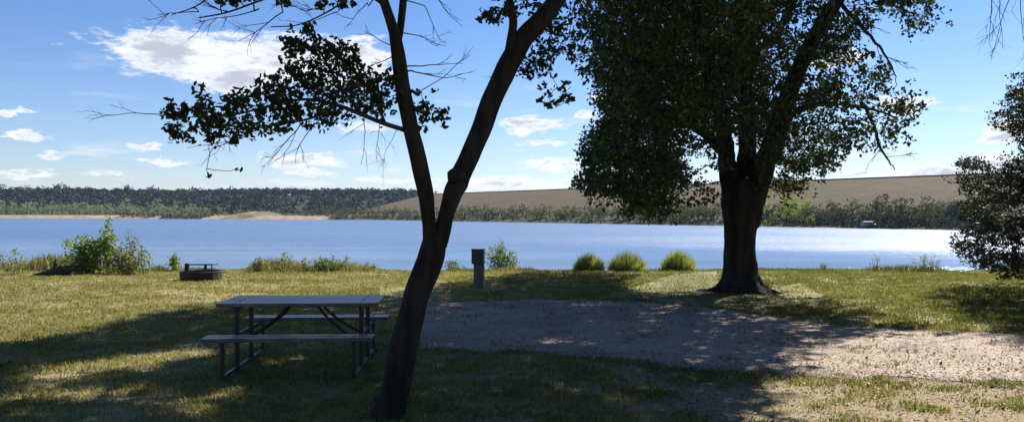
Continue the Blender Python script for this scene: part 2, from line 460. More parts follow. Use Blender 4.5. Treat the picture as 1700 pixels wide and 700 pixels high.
def dam_z(x, y):
    p = np.array([x, y]) - np.array([161., 290.]); D = np.array([-210., 312.]); N = np.array([-.83, -.558])
    tt = p.dot(D) / D.dot(D); o = p.dot(N)
    if tt > 1.08 or tt < -.75: return -9.0
    return float(np.interp(o, [-80, -8, -4, 4, 5.5, 24, 48, 70, 88], [-4, 13.2, 14.3, 14.3, 14.05, 9.6, 4.2, -1.6, -4]))
def hill_z(x, y):
    top = 19.5 + 3.5 * (fbm(x * .006, y * .006) - .5) * 2
    a = np.clip((y - 600) / 210, 0, 1); a = a * a * (3 - 2 * a)
    r = np.clip((-40 - x) / 60, 0, 1); r = r * r * (3 - 2 * r)
    back = np.clip((1250 - y) / 300, 0, 1)
    return -4 + (top + 1.5) * a * r * back
def make_hills():
    xs = np.linspace(-2200, -30, 180); ys = np.linspace(590, 1300, 50)
    X, Y = np.meshgrid(xs, ys); Z = hill_z(X, Y)
    V = np.stack([X, Y, Z], -1).reshape(-1, 3); nx = len(xs)
    i, j = np.meshgrid(np.arange(nx - 1), np.arange(len(ys) - 1)); a = (j * nx + i).ravel()
    me = fast_mesh('hills', V, np.stack([a, a + 1, a + 1 + nx, a + nx], -1).ravel(), 4)
    me.polygons.foreach_set('use_smooth', [True] * len(me.polygons))
    link('hills', me, pbr('hill_brush', (.015, .02, .014), (.045, .045, .028), .03, .95, spec=.1), kind='structure')
make_hills()
# low rise far behind the dam on the right so that the land reaches the horizon
def strip(name, pts_front, width, mt, h=.25):
    """raised sand strip following a shoreline"""
    V = []; fc = []
    for i, (x, y) in enumerate(pts_front):
        for k, (o, z) in enumerate([(-5, -.6), (0, .08), (width * .5, h), (width, h * 1.3), (width + 6, -.3)]):
            V.append((x, y + o, WZ + z + (0.1 * random.random() if k > 1 else 0)))
    for i in range(len(pts_front) - 1):
        for j in range(4): fc += [i * 5 + j, (i + 1) * 5 + j, (i + 1) * 5 + j + 1, i * 5 + j + 1]
    me = fast_mesh(name, np.array(V), fc, 4); return link(name, me, mt, kind='structure')
xs = np.linspace(-520, -222, 50); strip('sand_beach', [(x, yshore(x) - 3 + 2 * sin(x * .07)) for x in xs], 14, M['sand'], 1.6)
xs = np.linspace(-190, -105, 30); strip('sand_beach', [(x, yshore(x) - 4 + 2 * sin(x * .1)) for x in xs], 16, M['sand'], 1.6)
def bluff():
    cx, cy = at(432, 350, 500)[:2]; n = 26
    xs = np.linspace(-1.3, 1.3, n); ys = np.linspace(-1, 1, 14); V = []
    for b in ys:
        for a in xs:
            r = sqrt(a * a * .75 + b * b); h = max(0, 1 - r) ** .7
            V.append((cx + a * 22, cy + b * 16, -3.6 + 6.0 * h * (.75 + .5 * float(fbm(np.array(a * 3 + 5), np.array(b * 3 + 5)))) * (1 if a < .3 else 1 - (a - .3) * .6)))
    i, j = np.meshgrid(np.arange(n - 1), np.arange(13)); a = (j * n + i).ravel()
    me = fast_mesh('sand_bluff', np.array(V), np.stack([a, a + 1, a + 1 + n, a + n], -1).ravel(), 4)
    me.polygons.foreach_set('use_smooth', [True] * len(me.polygons)); link('sand_bluff', me, pbr('bluff', (.27, .215, .145), (.11, .105, .055), .12, .95, spec=.1, detail=8), kind='structure')
bluff()

# gravel pad and track
def gravel():
    up = [(680, 512), (720, 504), (800, 498), (900, 496), (1000, 499), (1100, 505), (1200, 517), (1300, 533), (1400, 543), (1500, 549), (1600, 554), (1700, 559), (1900, 568), (2300, 585)]
    lo = [(2300, 655), (1900, 640), (1700, 632), (1600, 629), (1500, 626), (1400, 624), (1300, 622), (1200, 616), (1100, 604), (950, 592), (800, 585), (700, 578), (668, 560), (664, 535)]
    def den(p):
        g = [gnd(*q)[:2] for q in p]; out = []
        for i in range(len(g) - 1):
            for t in np.linspace(0, 1, 14, endpoint=False): out.append(g[i] * (1 - t) + g[i + 1] * t)
        out.append(g[-1]); return out
    U = den(up); L = den(lo); poly = U + L
    c = np.array(poly); nrm = c - c.mean(0)
    w = (fbm(c[:, 0] * 2.1, c[:, 1] * 2.1, 4) - .5)
    c[:, 1] += w * .55; c[:, 0] += w[::-1] * .25
    return c
GR = gravel()
GRP = [tuple(q) for q in GR]
def make_gravel():
    # grid points inside the outline, draped on the ground
    from mathutils.geometry import delaunay_2d_cdt
    pts = [Vector(q) for q in GR]; n = len(pts)
    gx, gy = np.meshgrid(np.arange(-2, 22, .35), np.arange(8, 19, .35)); gx = gx.ravel(); gy = gy.ravel()
    ins = inpoly(gx, gy, GRP)
    pts += [Vector((a, b)) for a, b in zip(gx[ins], gy[ins])]
    vs, es, fs, *_ = delaunay_2d_cdt(pts, [], [list(range(n))], 1, 1e-5)
    V = np.array([(v[0], v[1]) for v in vs]); Z = zground(V[:, 0], V[:, 1]) + .008
    me = bpy.data.meshes.new('gravel_track'); me.from_pydata(np.column_stack([V, Z]).tolist(), [], [list(f) for f in fs])
    me.polygons.foreach_set('use_smooth', [True] * len(me.polygons)); me.update()
    if me.polygons[0].normal.z < 0: me.flip_normals()
    link('gravel_track', me, M['gravel'], kind='structure')
make_gravel()

# loose stones
def stones(name, n, pts, smin, smax, mt, label, cat):
    base = np.array([(1, 0, 0), (0, 1, 0), (-1, 0, 0), (0, -1, 0), (0, 0, 1), (0, 0, -1)], float)
    fb = np.array([(0, 1, 4), (1, 2, 4), (2, 3, 4), (3, 0, 4), (1, 0, 5), (2, 1, 5), (3, 2, 5), (0, 3, 5)])
    k = len(pts); s = R.uniform(smin, smax, k) ; a = R.uniform(0, 2 * pi, k)
    B = base[None] * (1 + R.uniform(-.35, .35, (k, 6, 1))) * np.stack([s, s * R.uniform(.6, 1, k), s * R.uniform(.35, .6, k)], -1)[:, None, :]
    ca, sa = np.cos(a)[:, None], np.sin(a)[:, None]
    x = B[..., 0] * ca - B[..., 1] * sa; y = B[..., 0] * sa + B[..., 1] * ca
    V = np.stack([x + pts[:, 0:1], y + pts[:, 1:2], B[..., 2] + pts[:, 2:3]], -1).reshape(-1, 3)
    fc = (fb[None] + (np.arange(k) * 6)[:, None, None]).ravel()
    me = fast_mesh(name, V, fc, 3); return link(name, me, mt, label=label, cat=cat, kind='stuff')
def scatter_gravel():
    n = 26000
    x = R.uniform(-2, 16, n); y = R.uniform(8, 17.5, n)
    k = inpoly(x, y, GRP); x = x[k]; y = y[k]
    # extra stones straying over the edge
    i = R.integers(0, len(GR), 6000); e = GR[i] + R.normal(0, .16, (6000, 2))
    x = np.concatenate([x, e[:, 0]]); y = np.concatenate([y, e[:, 1]])
    P = np.stack([x, y, zground(x, y) + .014], -1)
    mt, t = material('stone'); g = t.n('ShaderNodeNewGeometry')
    c = t.ramp(g.outputs['Random Per Island'], [(0, (.22, .17, .14)), (.5, (.36, .30, .25)), (.9, (.46, .40, .34)), (1, (.6, .54, .48))])
    p = t.n('ShaderNodeBsdfPrincipled'); t.put(p.inputs['Base Color'], c); p.inputs['Roughness'].default_value = .85
    o = t.n('ShaderNodeOutputMaterial'); t.nt.links.new(p.outputs[0], o.inputs[0]); M['stone'] = mt
    stones('loose_gravel', n, P, .005, .014, mt, 'loose pinkish grey stones strewn over the gravel track', 'gravel')
scatter_gravel()

# ------------------------------------------------------------------ grass
def grass_mat(name, cols, trans=.4):
    mt, t = material(name)
    g = t.n('ShaderNodeNewGeometry'); tc = t.n('ShaderNodeTexCoord'); P = tc.outputs['Object']
    sep = t.n('ShaderNodeSeparateXYZ'); t.put(sep.inputs[0], P)
    nz = t.m('ADD', t.m('MULTIPLY', t.noise(P, .4, 4), .6), t.m('MULTIPLY', t.noise(P, 2.5, 3), .4))
    # the turf is strawier on the left and greener on the right
    side = t.m('MULTIPLY', t.sstep(sep.outputs[0], -3, 6), -.38)
    f = t.m('ADD', t.m('ADD', t.m('MULTIPLY', g.outputs['Random Per Island'], .45), t.m('MULTIPLY', t.m('SUBTRACT', nz, .37), 2.1)), side, clamp=True)
    n = len(cols); c = t.ramp(f, [(i / (n - 1), q) for i, q in enumerate(cols)])
    d = t.n('ShaderNodeBsdfDiffuse'); t.put(d.inputs[0], c)
    tr = t.n('ShaderNodeBsdfTranslucent'); t.put(tr.inputs[0], t.mix(1., c, (1.15, 1.15, .75), 'MULTIPLY'))
    mx = t.n('ShaderNodeMixShader'); mx.inputs[0].default_value = trans
    t.nt.links.new(d.outputs[0], mx.inputs[1]); t.nt.links.new(tr.outputs[0], mx.inputs[2])
    o = t.n('ShaderNodeOutputMaterial'); t.nt.links.new(mx.outputs[0], o.inputs[0])
    return mt
M['grass'] = grass_mat('grass', [(.13, .145, .045), (.23, .22, .085), (.34, .30, .15), (.46, .40, .24)], .45)
def blades(name, x, y, h, w, lean, mt, **kw):
    n = len(x); z = zground(x, y) - .005
    a = R.uniform(0, 2 * pi, n); la = R.uniform(0, 2 * pi, n); lr = h * lean * R.uniform(.2, 1, n)
    wx = np.cos(a) * w / 2; wy = np.sin(a) * w / 2
    tx = x + np.cos(la) * lr; ty = y + np.sin(la) * lr
    mx_ = x + np.cos(la) * lr * .3; my = y + np.sin(la) * lr * .3
    V = np.stack([np.stack([x - wx, y - wy, z], -1), np.stack([x + wx, y + wy, z], -1),
                  np.stack([mx_ + wx * .8, my + wy * .8, z + h * .6], -1), np.stack([tx, ty, z + h], -1), np.stack([mx_ - wx * .8, my - wy * .8, z + h * .6], -1)], 1).reshape(-1, 3)
    fc = (np.arange(n)[:, None] * 5 + np.arange(5)[None]).ravel()
    return link(name, fast_mesh(name, V, fc, 5), mt, kind='stuff', **kw)
def lawn():
    n = 800000
    # denser close to the camera
    u = R.random(n); y = 6.0 + (25.6 - 6.0) * u
    x = R.uniform(-.68, .70, n) * y + R.normal(0, .2, n)
    clump = fbm(x * 1.6 + 40, y * 1.6, 4); fine = fbm(x * 7, y * 7 + 11, 3)
    keep = R.random(n) < np.clip((clump - .26) * 3.4, .3, 1) * np.clip((fine - .2) * 2.5, .25, 1)
    # thin, worn turf below and right of the gravel
    px, py = proj(np.stack([x, y, np.zeros(n)], -1))
    worn = (py > 600) & (px > 1150)
    keep &= ~(worn & (R.random(n) < np.clip(1.0 - (clump - .4) * 4, .15, .72)))
    worn2 = inpoly(px, py, [(630, 478), (720, 478), (760, 500), (690, 520), (630, 515)]) | inpoly(px, py, [(1120, 455), (1190, 450), (1200, 490), (1330, 470), (1380, 500), (1250, 520), (1000, 492)])
    keep &= ~(worn2 & (R.random(n) < .8))
    keep &= y < yedge(x) + 1.2
    x = x[keep]; y = y[keep]
    g = inpoly(x, y, GRP)
    gr = fbm(x * 3 + 5, y * 3, 3)
    ok = ~g | (R.random(len(x)) < np.where(gr > .66, .25, .012))
    x = x[ok]; y = y[ok]; wv = (y < 9.6) & (x > 1.5) & (fbm(x * 1.6 + 40, y * 1.6, 4) < .52)
    h = .022 + .045 * R.random(len(x)) * (.6 + .8 * fbm(x * .9, y * .9 + 70, 3)); w = R.uniform(.006, .013, len(x)) * (1 + (y - 6) / 26)
    h = np.where(wv, h * .55, h)
    blades('grass', x, y, h, w, .9, M['grass'], label='short mown yellow green turf covering the bank around the gravel', cat='grass')
lawn()
def fringe():
    M['tallgrass'] = grass_mat('tall_grass', [(.07, .10, .03), (.13, .15, .05), (.24, .21, .10), (.34, .28, .16)], .45)
    n = 42000
    x = R.uniform(-18, 19, n); e = yedge(x); y = e + R.normal(.2, .45, n)
    px = 850 + F * x / y
    k = fbm(x * .8 + 3, y * .2, 4)
    gain = np.interp(px, [0, 60, 260, 280, 400, 420, 620, 640, 740, 760, 880, 900, 1180, 1260, 1420, 1440, 1600, 1700], [.7, .9, .9, .3, .3, .8, .8, .5, .6, .8, .6, .3, .25, .25, .3, .4, .4, .4])
    hh = np.clip((k - .3) * 1.2, .04, .6) * gain
    keep = R.random(n) < np.clip(gain, .2, 1)
    x = x[keep]; y = y[keep]; hh = hh[keep]
    h = hh * R.uniform(.35, 1.1, len(x)); w = R.uniform(.01, .02, len(x))
    blades('tall_grass', x, y, h, w, .55, M['tallgrass'], label='uneven fringe of taller grass and weeds along the edge of the bank', cat='grass')
fringe()

# ------------------------------------------------------------------ foliage
def rand_unit(n, rng=R):
    v = rng.normal(size=(n, 3)); return v / np.linalg.norm(v, axis=1)[:, None]
def leaves(C, size, rng=R, shape='quad', droop=0.3):
    """C (n,3) leaf centres -> verts, faces"""
    n = len(C); u = rand_unit(n, rng); u[:, 2] -= droop; u /= np.linalg.norm(u, axis=1)[:, None]
    w = np.cross(u, rand_unit(n, rng)); w /= np.linalg.norm(w, axis=1)[:, None] + 1e-9
    s = size * rng.uniform(.65, 1.25, n)[:, None]; nn = np.cross(u, w)
    if shape == 'quad':
        V = np.stack([C - u * s * .5, C + w * s * .33 + nn * s * .06, C + u * s * .5, C - w * s * .33 + nn * s * .06], 1).reshape(-1, 3)
        return V, 4
    V = np.stack([C - u * s * .5, C - u * s * .2 + w * s * .27 + nn * s * .08, C + u * s * .2 + w * s * .24 + nn * s * .08, C + u * s * .55,
                  C + u * s * .2 - w * s * .24 + nn * s * .08, C - u * s * .2 - w * s * .27 + nn * s * .08], 1).reshape(-1, 3)
    return V, 6
def leaf_obj(name, C, size, mt, parent, shape='quad', rng=R, droop=.3):
    V, k = leaves(np.asarray(C), size, rng, shape, droop)
    return link(name, fast_mesh(name, V, np.arange(len(V)), k), mt, parent)

def cluster_pts(c, r, n, rng=R, flat=.75):
    """a few sprays inside a cluster, each a handful of leaves"""
    k = max(4, n // 9); s = rand_unit(k, rng) * (rng.random((k, 1)) ** .4) * r * 1.12
    i = rng.integers(0, k, n)
    p = s[i] + rng.normal(0, r * .17, (n, 3)); p[:, 2] *= flat
    return p + np.asarray(c)

class Skel:
    def __init__(s): s.p = np.zeros((0, 3)); s.r = np.zeros(0); s.g = []; s.mb = MB(); s.groups = []
    def push(s, q, g):
        s.p = np.vstack([s.p, q[:, :3]]); s.r = np.concatenate([s.r, q[:, 3]]); s.g += [g] * len(q)
    def limb(s, pts, seg=12, wob=.12, n=6, mb=None, jit=0.0):
        q = crom(pts, n)
        if jit: q[1:-1, :3] += R.normal(0, jit, (len(q) - 2, 3))
        (mb or s.mb).tube(q[:, :3], q[:, 3], seg, wob=wob)
        s.push(q, None)
        return q
    def reach(s, c, rmax=.06, up=.5, seg=5, sag=0.0):
        """branch from the nearest lower skeleton point out to c; what grows from one point of a limb is one branch"""
        P = s.p; c = np.asarray(c, float)
        d = np.linalg.norm(P - c, axis=1) + np.clip(P[:, 2] - c[2], 0, 9) * up
        i = int(np.argmin(d)); a = P[i]; L = np.linalg.norm(c - a)
        if L < .08: return
        g = s.g[i]
        if g is None: g = MB(); s.groups.append(g)
        r0 = min(s.r[i] * .75, .008 + .013 * L, rmax); r0 = max(r0, .004)
        m = (a + c) / 2 + R.normal(0, .07 * L, 3) + np.array([0, 0, .10 * L - sag * L])
        q = crom([(*a, r0), (*m, r0 * .7), (*c, max(r0 * .3, .003))], 4)
        q[1:-1, :3] += R.normal(0, .02 * L, (len(q) - 2, 3))
        g.tube(q[:, :3], q[:, 3], seg, cap=False)
        s.push(q[2:], g)
        return g
    def finish(s, mt, t):
        gs = sorted(s.groups, key=lambda g: -g.n)
        for g in gs[:85]: g.build('branch', mt, t)
        if gs[85:]:
            m = MB()
            for g in gs[85:]:
                for v in g.v: pass
                V = np.concatenate(g.v); m.add(V, g.f)
            m.build('small_branches', mt, t, kind='stuff')

def twig_spray(mb, a, d, L, r, depth=0, spread=.5, sag=.0, rng=R):
    """bare, forking twig"""
    a = np.array(a, float); d = np.array(d, float); d /= np.linalg.norm(d); pts = [a]; n = 6
    for i in range(n):
        d = d + rng.normal(0, .13, 3) + np.array([0, 0, -sag]); d /= np.linalg.norm(d); pts.append(pts[-1] + d * L / n)
    mb.tube(pts, np.linspace(r, r * .35, n + 1), 4, cap=False)
    if depth < 2:
        for k in range(rng.integers(2, 5)):
            i = rng.integers(1, n); e = rng.normal(0, spread, 3)
            twig_spray(mb, pts[i], d + e, L * rng.uniform(.35, .6), r * .6, depth + 1, spread, sag, rng)

# ---- near tree with two leaning stems
def near_tree():
    t = thing('leaning_tree', 'slim dark tree leaning right and forking into two stems beside the picnic table', 'tree', tuple(at(643, 350, 7.05)[:2]) + (0,))
    o = np.array(t.location)
    D0 = 7.05
    def L(lst, dd):   # (px,py,halfwidth px, depth)
        return [(*(at(a, b, d) - o), w / F * d) for (a, b, w, d) in lst]
    S = Skel(); trunk = MB()
    z0 = L([(636, 712, 38, 7.05), (641, 697, 29, 7.05), (651, 665, 26, 7.05), (663, 610, 23.5, 7.05), (676, 550, 22.5, 7.07), (692, 490, 22, 7.1), (711, 440, 21.5, 7.12), (722, 402, 20.5, 7.15), (726, 386, 14, 7.15), (728, 378, 5, 7.15)], 0)
    S.limb(z0, 18, .09, 7, trunk)
    # root flare
    for a in (0.6, 2.4, 4.3, 5.4):
        dx, dy = cos(a), sin(a)
        trunk.tube(crom([(dx * .05, dy * .05, .16, .08), (dx * .11, dy * .11, .045, .055), (dx * .2, dy * .2, -.02, .03)], 4)[:, :3], np.linspace(.085, .02, 9), 8, wob=.1)
    tr = trunk.build('trunk', M['bark'], t)
    ls = MB(); q1 = S.limb(L([(716, 430, 16, 7.13), (715, 400, 13.5, 7.13), (712, 365, 12, 7.08), (706, 320, 12.5, 7.0), (695, 265, 14, 6.95), (680, 205, 13.5, 6.9), (668, 140, 12, 6.85), (660, 85, 11.5, 6.85), (652, 45, 9, 6.8), (638, 5, 7.5, 6.75), (622, -50, 6.5, 6.7), (600, -140, 5, 6.6), (585, -260, 3, 6.5)], 0), 14, .1, 6, ls)
    S.limb(L([(660, 70, 7, 6.85), (666, 35, 6.5, 6.9), (670, 0, 6, 6.95), (680, -80, 5, 7.1), (700, -200, 4, 7.3), (705, -320, 2.5, 7.5)], 0), 10, .1, 6, ls)
    ls.build('left_stem' if False else 'stem', M['bark'], t, label='thinner upright left stem')
    rs = MB(); S.limb(L([(716, 430, 16, 7.13), (729, 398, 15, 7.14), (740, 360, 14, 7.15), (752, 322, 15.5, 7.17), (762, 298, 16.5, 7.2), (776, 268, 17.5, 7.22), (798, 215, 16.5, 7.28), (822, 155, 16.5, 7.35), (845, 105, 19, 7.4), (872, 62, 16, 7.45), (905, 25, 15, 7.5), (935, -15, 14, 7.6), (985, -90, 11, 7.8), (1030, -200, 8, 8.0), (1050, -330, 4, 8.2)], 0), 14, .12, 6, rs)
    S.limb(L([(843, 112, 11, 7.38), (848, 70, 8, 7.35), (852, 35, 7, 7.3), (846, 0, 6.5, 7.25), (842, -80, 5.5, 7.1), (830, -200, 4, 7.0), (835, -330, 2, 6.9)], 0), 10, .1, 6, rs)
    rs.tube([at(760, 297, 7.12) - o, at(756, 290, 7.1) - o, at(751, 282, 7.08) - o], [.085, .07, .045], 10, wob=.2)
    rs.build('stem', M['bark'], t, label='thicker right stem with a burl')
    br = MB()
    # leafy limb to the left
    bb = MB(); S.limb(L([(672, 216, 4.5, 6.9), (640, 206, 4, 6.75), (600, 190, 3.6, 6.6), (560, 175, 3.2, 6.5), (510, 165, 2.6, 6.4), (450, 175, 2, 6.3), (390, 190, 1.6, 6.2), (310, 195, 1, 6.15)], 0), 7, .1, 5, bb); bb.build('branch', M['twig'], t)
    bb = MB(); S.limb(L([(600, 190, 3, 6.6), (570, 150, 2.6, 6.65), (545, 110, 2, 6.7), (520, 65, 1.4, 6.75)], 0), 6, .1, 5, bb); bb.build('branch', M['twig'], t)
    bb = MB(); S.limb(L([(640, 206, 2.6, 6.75), (625, 170, 2.2, 6.9), (600, 130, 1.8, 7.1), (590, 95, 1.2, 7.2)], 0), 6, .1, 5, bb); bb.build('branch', M['twig'], t)
    bb = MB(); S.limb(L([(560, 175, 2.2, 6.5), (520, 195, 2, 6.7), (470, 205, 1.7, 6.9), (400, 215, 1.2, 7.0), (330, 205, .9, 7.1)], 0), 6, .1, 5, bb); bb.build('branch', M['twig'], t)
    # upper bare limb at the top left
    bb = MB(); S.limb(L([(640, 10, 3, 6.8), (590, -20, 2.6, 6.6), (520, -25, 2.3, 6.5), (450, -5, 2.0, 6.4), (380, 20, 1.4, 6.3), (330, 30, 1, 6.3)], 0), 6, .1, 5, bb); bb.build('branch', M['twig'], t)
    bb = MB(); S.limb(L([(622, -50, 3, 6.7), (560, -70, 2.5, 6.4), (490, -70, 2, 6.2), (400, -40, 1.6, 6.0), (330, 8, 1.2, 5.9), (285, 25, .8, 5.9)], 0), 6, .1, 5, bb); bb.build('branch', M['twig'], t)
    bb = MB(); S.limb(L([(590, -20, 2, 6.6), (560, 10, 1.6, 6.6), (500, 40, 1.2, 6.6), (450, 45, .9, 6.7)], 0), 5, .1, 5, bb); bb.build('branch', M['twig'], t)
    C = []   # (px,py,r px,d,n)
    cl = [(296, 185, 24, 6.1, 60), (300, 215, 22, 6.2, 45), (330, 175, 28, 6.1, 80), (325, 205, 26, 7.0, 70), (365, 190, 30, 6.2, 95), (372, 218, 24, 7.0, 75), (405, 170, 26, 6.2, 80), (410, 205, 32, 6.9, 110), (440, 190, 32, 6.3, 100), (445, 150, 26, 6.3, 90),
          (480, 165, 34, 6.4, 120), (470, 125, 24, 6.6, 80), (500, 130, 34, 6.6, 120), (492, 72, 24, 6.7, 85), (515, 50, 14, 6.75, 30), (512, 95, 30, 6.7, 110), (545, 80, 24, 6.7, 90), (548, 125, 36, 6.8, 130), (575, 95, 22, 7.1, 80), (590, 125, 32, 7.1, 120),
          (600, 165, 36, 6.9, 130), (560, 165, 34, 6.5, 120), (530, 185, 28, 6.6, 90), (635, 150, 28, 6.9, 90), (632, 180, 24, 6.8, 70), (618, 120, 20, 7.0, 50), (655, 130, 16, 6.8, 30), (495, 195, 22, 6.9, 50), (460, 212, 18, 6.9, 35), (388, 232, 12, 7.0, 16), (560, 195, 20, 6.6, 40), (355, 230, 12, 7.0, 14),
          (690, 178, 22, 6.9, 40), (715, 188, 22, 6.95, 45), (735, 192, 14, 7.0, 22), (700, 150, 16, 6.9, 18), (708, 208, 14, 6.9, 16), (738, 208, 8, 7.0, 8),
          (372, 6, 14, 6.3, 28), (398, 2, 14, 6.3, 26), (420, -8, 20, 6.4, 40), (470, -4, 16, 6.5, 26), (555, 0, 16, 6.6, 30), (580, 4, 12, 6.6, 16), (535, 10, 10, 6.6, 10),
          (345, 292, 3, 7, 3), (397, 282, 3, 7, 4),
          (825, 18, 22, 7.2, 60), (812, 35, 13, 7.2, 22), (848, 25, 18, 7.3, 40), (870, 8, 20, 7.3, 50), (875, 105, 22, 7.4, 45), (900, 75, 26, 7.6, 75), (905, 110, 24, 7.6, 60), (925, 95, 22, 7.7, 50), (945, 60, 28, 7.7, 80), (925, 145, 20, 7.6, 42), (912, 172, 14, 7.6, 34), (938, 160, 12, 7.6, 22), (890, 125, 14, 7.5, 22),
          (950, 20, 34, 7.8, 110), (915, 40, 20, 7.6, 45), (965, 90, 20, 7.9, 45), (985, 50, 26, 8, 70)]
    for (a, b, r, d, n) in cl:
        c = at(a, b, d + R.uniform(-.15, .15)) - o; S.reach(c, .02); C.append(cluster_pts(c, r / F * d * 1.22, int(n * 2.1)))
    # crown above the frame
    for k in range(130):
        a = R.uniform(480, 1180); b = R.uniform(-520, -35); d = R.uniform(5.6, 8.8)
        if ((a - 830) / 370) ** 2 + ((b + 230) / 310) ** 2 > 1: continue
        c = at(a, b, d) - o; S.reach(c, .03); C.append(cluster_pts(c, R.uniform(.16, .28), 150))
    S.finish(M['twig'], t)
    # bare twigs
    rg = np.random.default_rng(21)
    for (a, b, d, ex, ez, ln, r, sag) in [(690, 120, 6.9, 1, .1, .42, .006, -.03), (700, 110, 6.9, 1, .25, .36, .005, -.1), (672, 55, 6.8, .6, -.2, .3, .005, 0), (650, 95, 6.8, -.8, -.2, .22, .005, 0), (648, 75, 6.8, -.8, .3, .25, .004, 0),
                                 (275, 190, 6.1, -1, .1, .4, .004, 0), (430, 215, 6.9, -1, -.45, .55, .005, 0), (500, 205, 6.9, -.6, -.7, .45, .005, .03), (540, 190, 6.6, -.7, -.6, .5, .005, .03), (410, 225, 7, -.9, -.5, .5, .004, .02), (605, 192, 6.7, .1, -1, .45, .004, .03), (630, 205, 6.8, -.2, -1, .35, .003, .05),
                                 (380, 20, 6.3, -1, .1, .5, .005, -.04), (330, 20, 5.9, -1, .2, .35, .004, -.05), (430, 15, 6.3, -.9, -.35, .5, .005, 0), (470, 20, 6.4, -.8, -.5, .45, .005, 0), (530, 15, 6.6, -.8, -.4, .45, .005, 0), (560, 20, 6.6, -.7, -.3, .4, .004, 0), (610, 5, 6.7, -.5, -.6, .3, .004, 0),
                                 (705, 10, 7, .5, -.8, .35, .004, 0), (850, 90, 7.4, -.3, -1, .3, .003, 0), (760, 105, 6.9, 1, .5, .2, .003, -.1), (720, -10, 7, .5, -.8, .4, .004, 0), (640, 250, 6.9, -.1, -1, .25, .002, 0)]:
        p = at(a, b, d) - o
        P = S.p; i = np.argmin(np.linalg.norm(P - p, axis=1)); s0 = P[i]
        m = (s0 + p) / 2 + R.normal(0, .02, 3); tw = MB()
        tw.tube([s0, m, p], [r * 1.4, r * 1.2, r], 5, cap=False)
        twig_spray(tw, p, (ex, R.normal(0, .3), ez), ln, r, 0, .45, sag, rg); tw.build('bare_twig', M['twig'], t)
    leaf_obj('crown', np.concatenate(C), .046, M['leaf_near'], t, 'hex')
near_tree()

# ---- big tree
SUNLIT = [  # pixel outlines of ground that the photo shows in full sun
    [(-400, 450), (700, 450), (720, 470), (640, 487), (360, 498), (250, 520), (120, 555), (0, 572), (-400, 600)],
    [(1330, 575), (1480, 556), (1900, 560), (1900, 720), (1340, 720), (1290, 665), (1320, 620)],
    [(1400, 448), (1700, 448), (2000, 470), (2000, 560), (1500, 545), (1440, 505), (1290, 480), (1290, 462)],
    [(1075, 455), (1185, 448), (1185, 478), (1100, 485), (1040, 478)],
    [(740, 435), (870, 440), (860, 452), (760, 468), (715, 470)],
    [(880, 566), (930, 566), (930, 574), (880, 574)],
    [(30, 612), (190, 592), (330, 575), (370, 585), (250, 610), (120, 630), (30, 640)], [(270, 652), (385, 645), (390, 675), (290, 685)], [(0, 650), (110, 632), (130, 652), (0, 680)], [(420, 596), (470, 590), (480, 600), (430, 606)], [(170, 645), (250, 625), (270, 640), (190, 660)]]
SIL = [(962, 330), (965, 240), (1000, 190), (975, 110), (985, 60), (960, 0), (960, -20), (1560, -20), (1568, 30), (1545, 62), (1500, 58), (1480, 25), (1450, 40), (1440, 90), (1480, 130), (1530, 150), (1545, 200), (1500, 225), (1520, 250), (1440, 262), (1400, 255), (1360, 300), (1310, 345), (1275, 320), (1268, 300),
       (1262, 260), (1240, 245), (1205, 262), (1190, 325), (1180, 352), (1130, 372), (1060, 358), (1010, 330)]
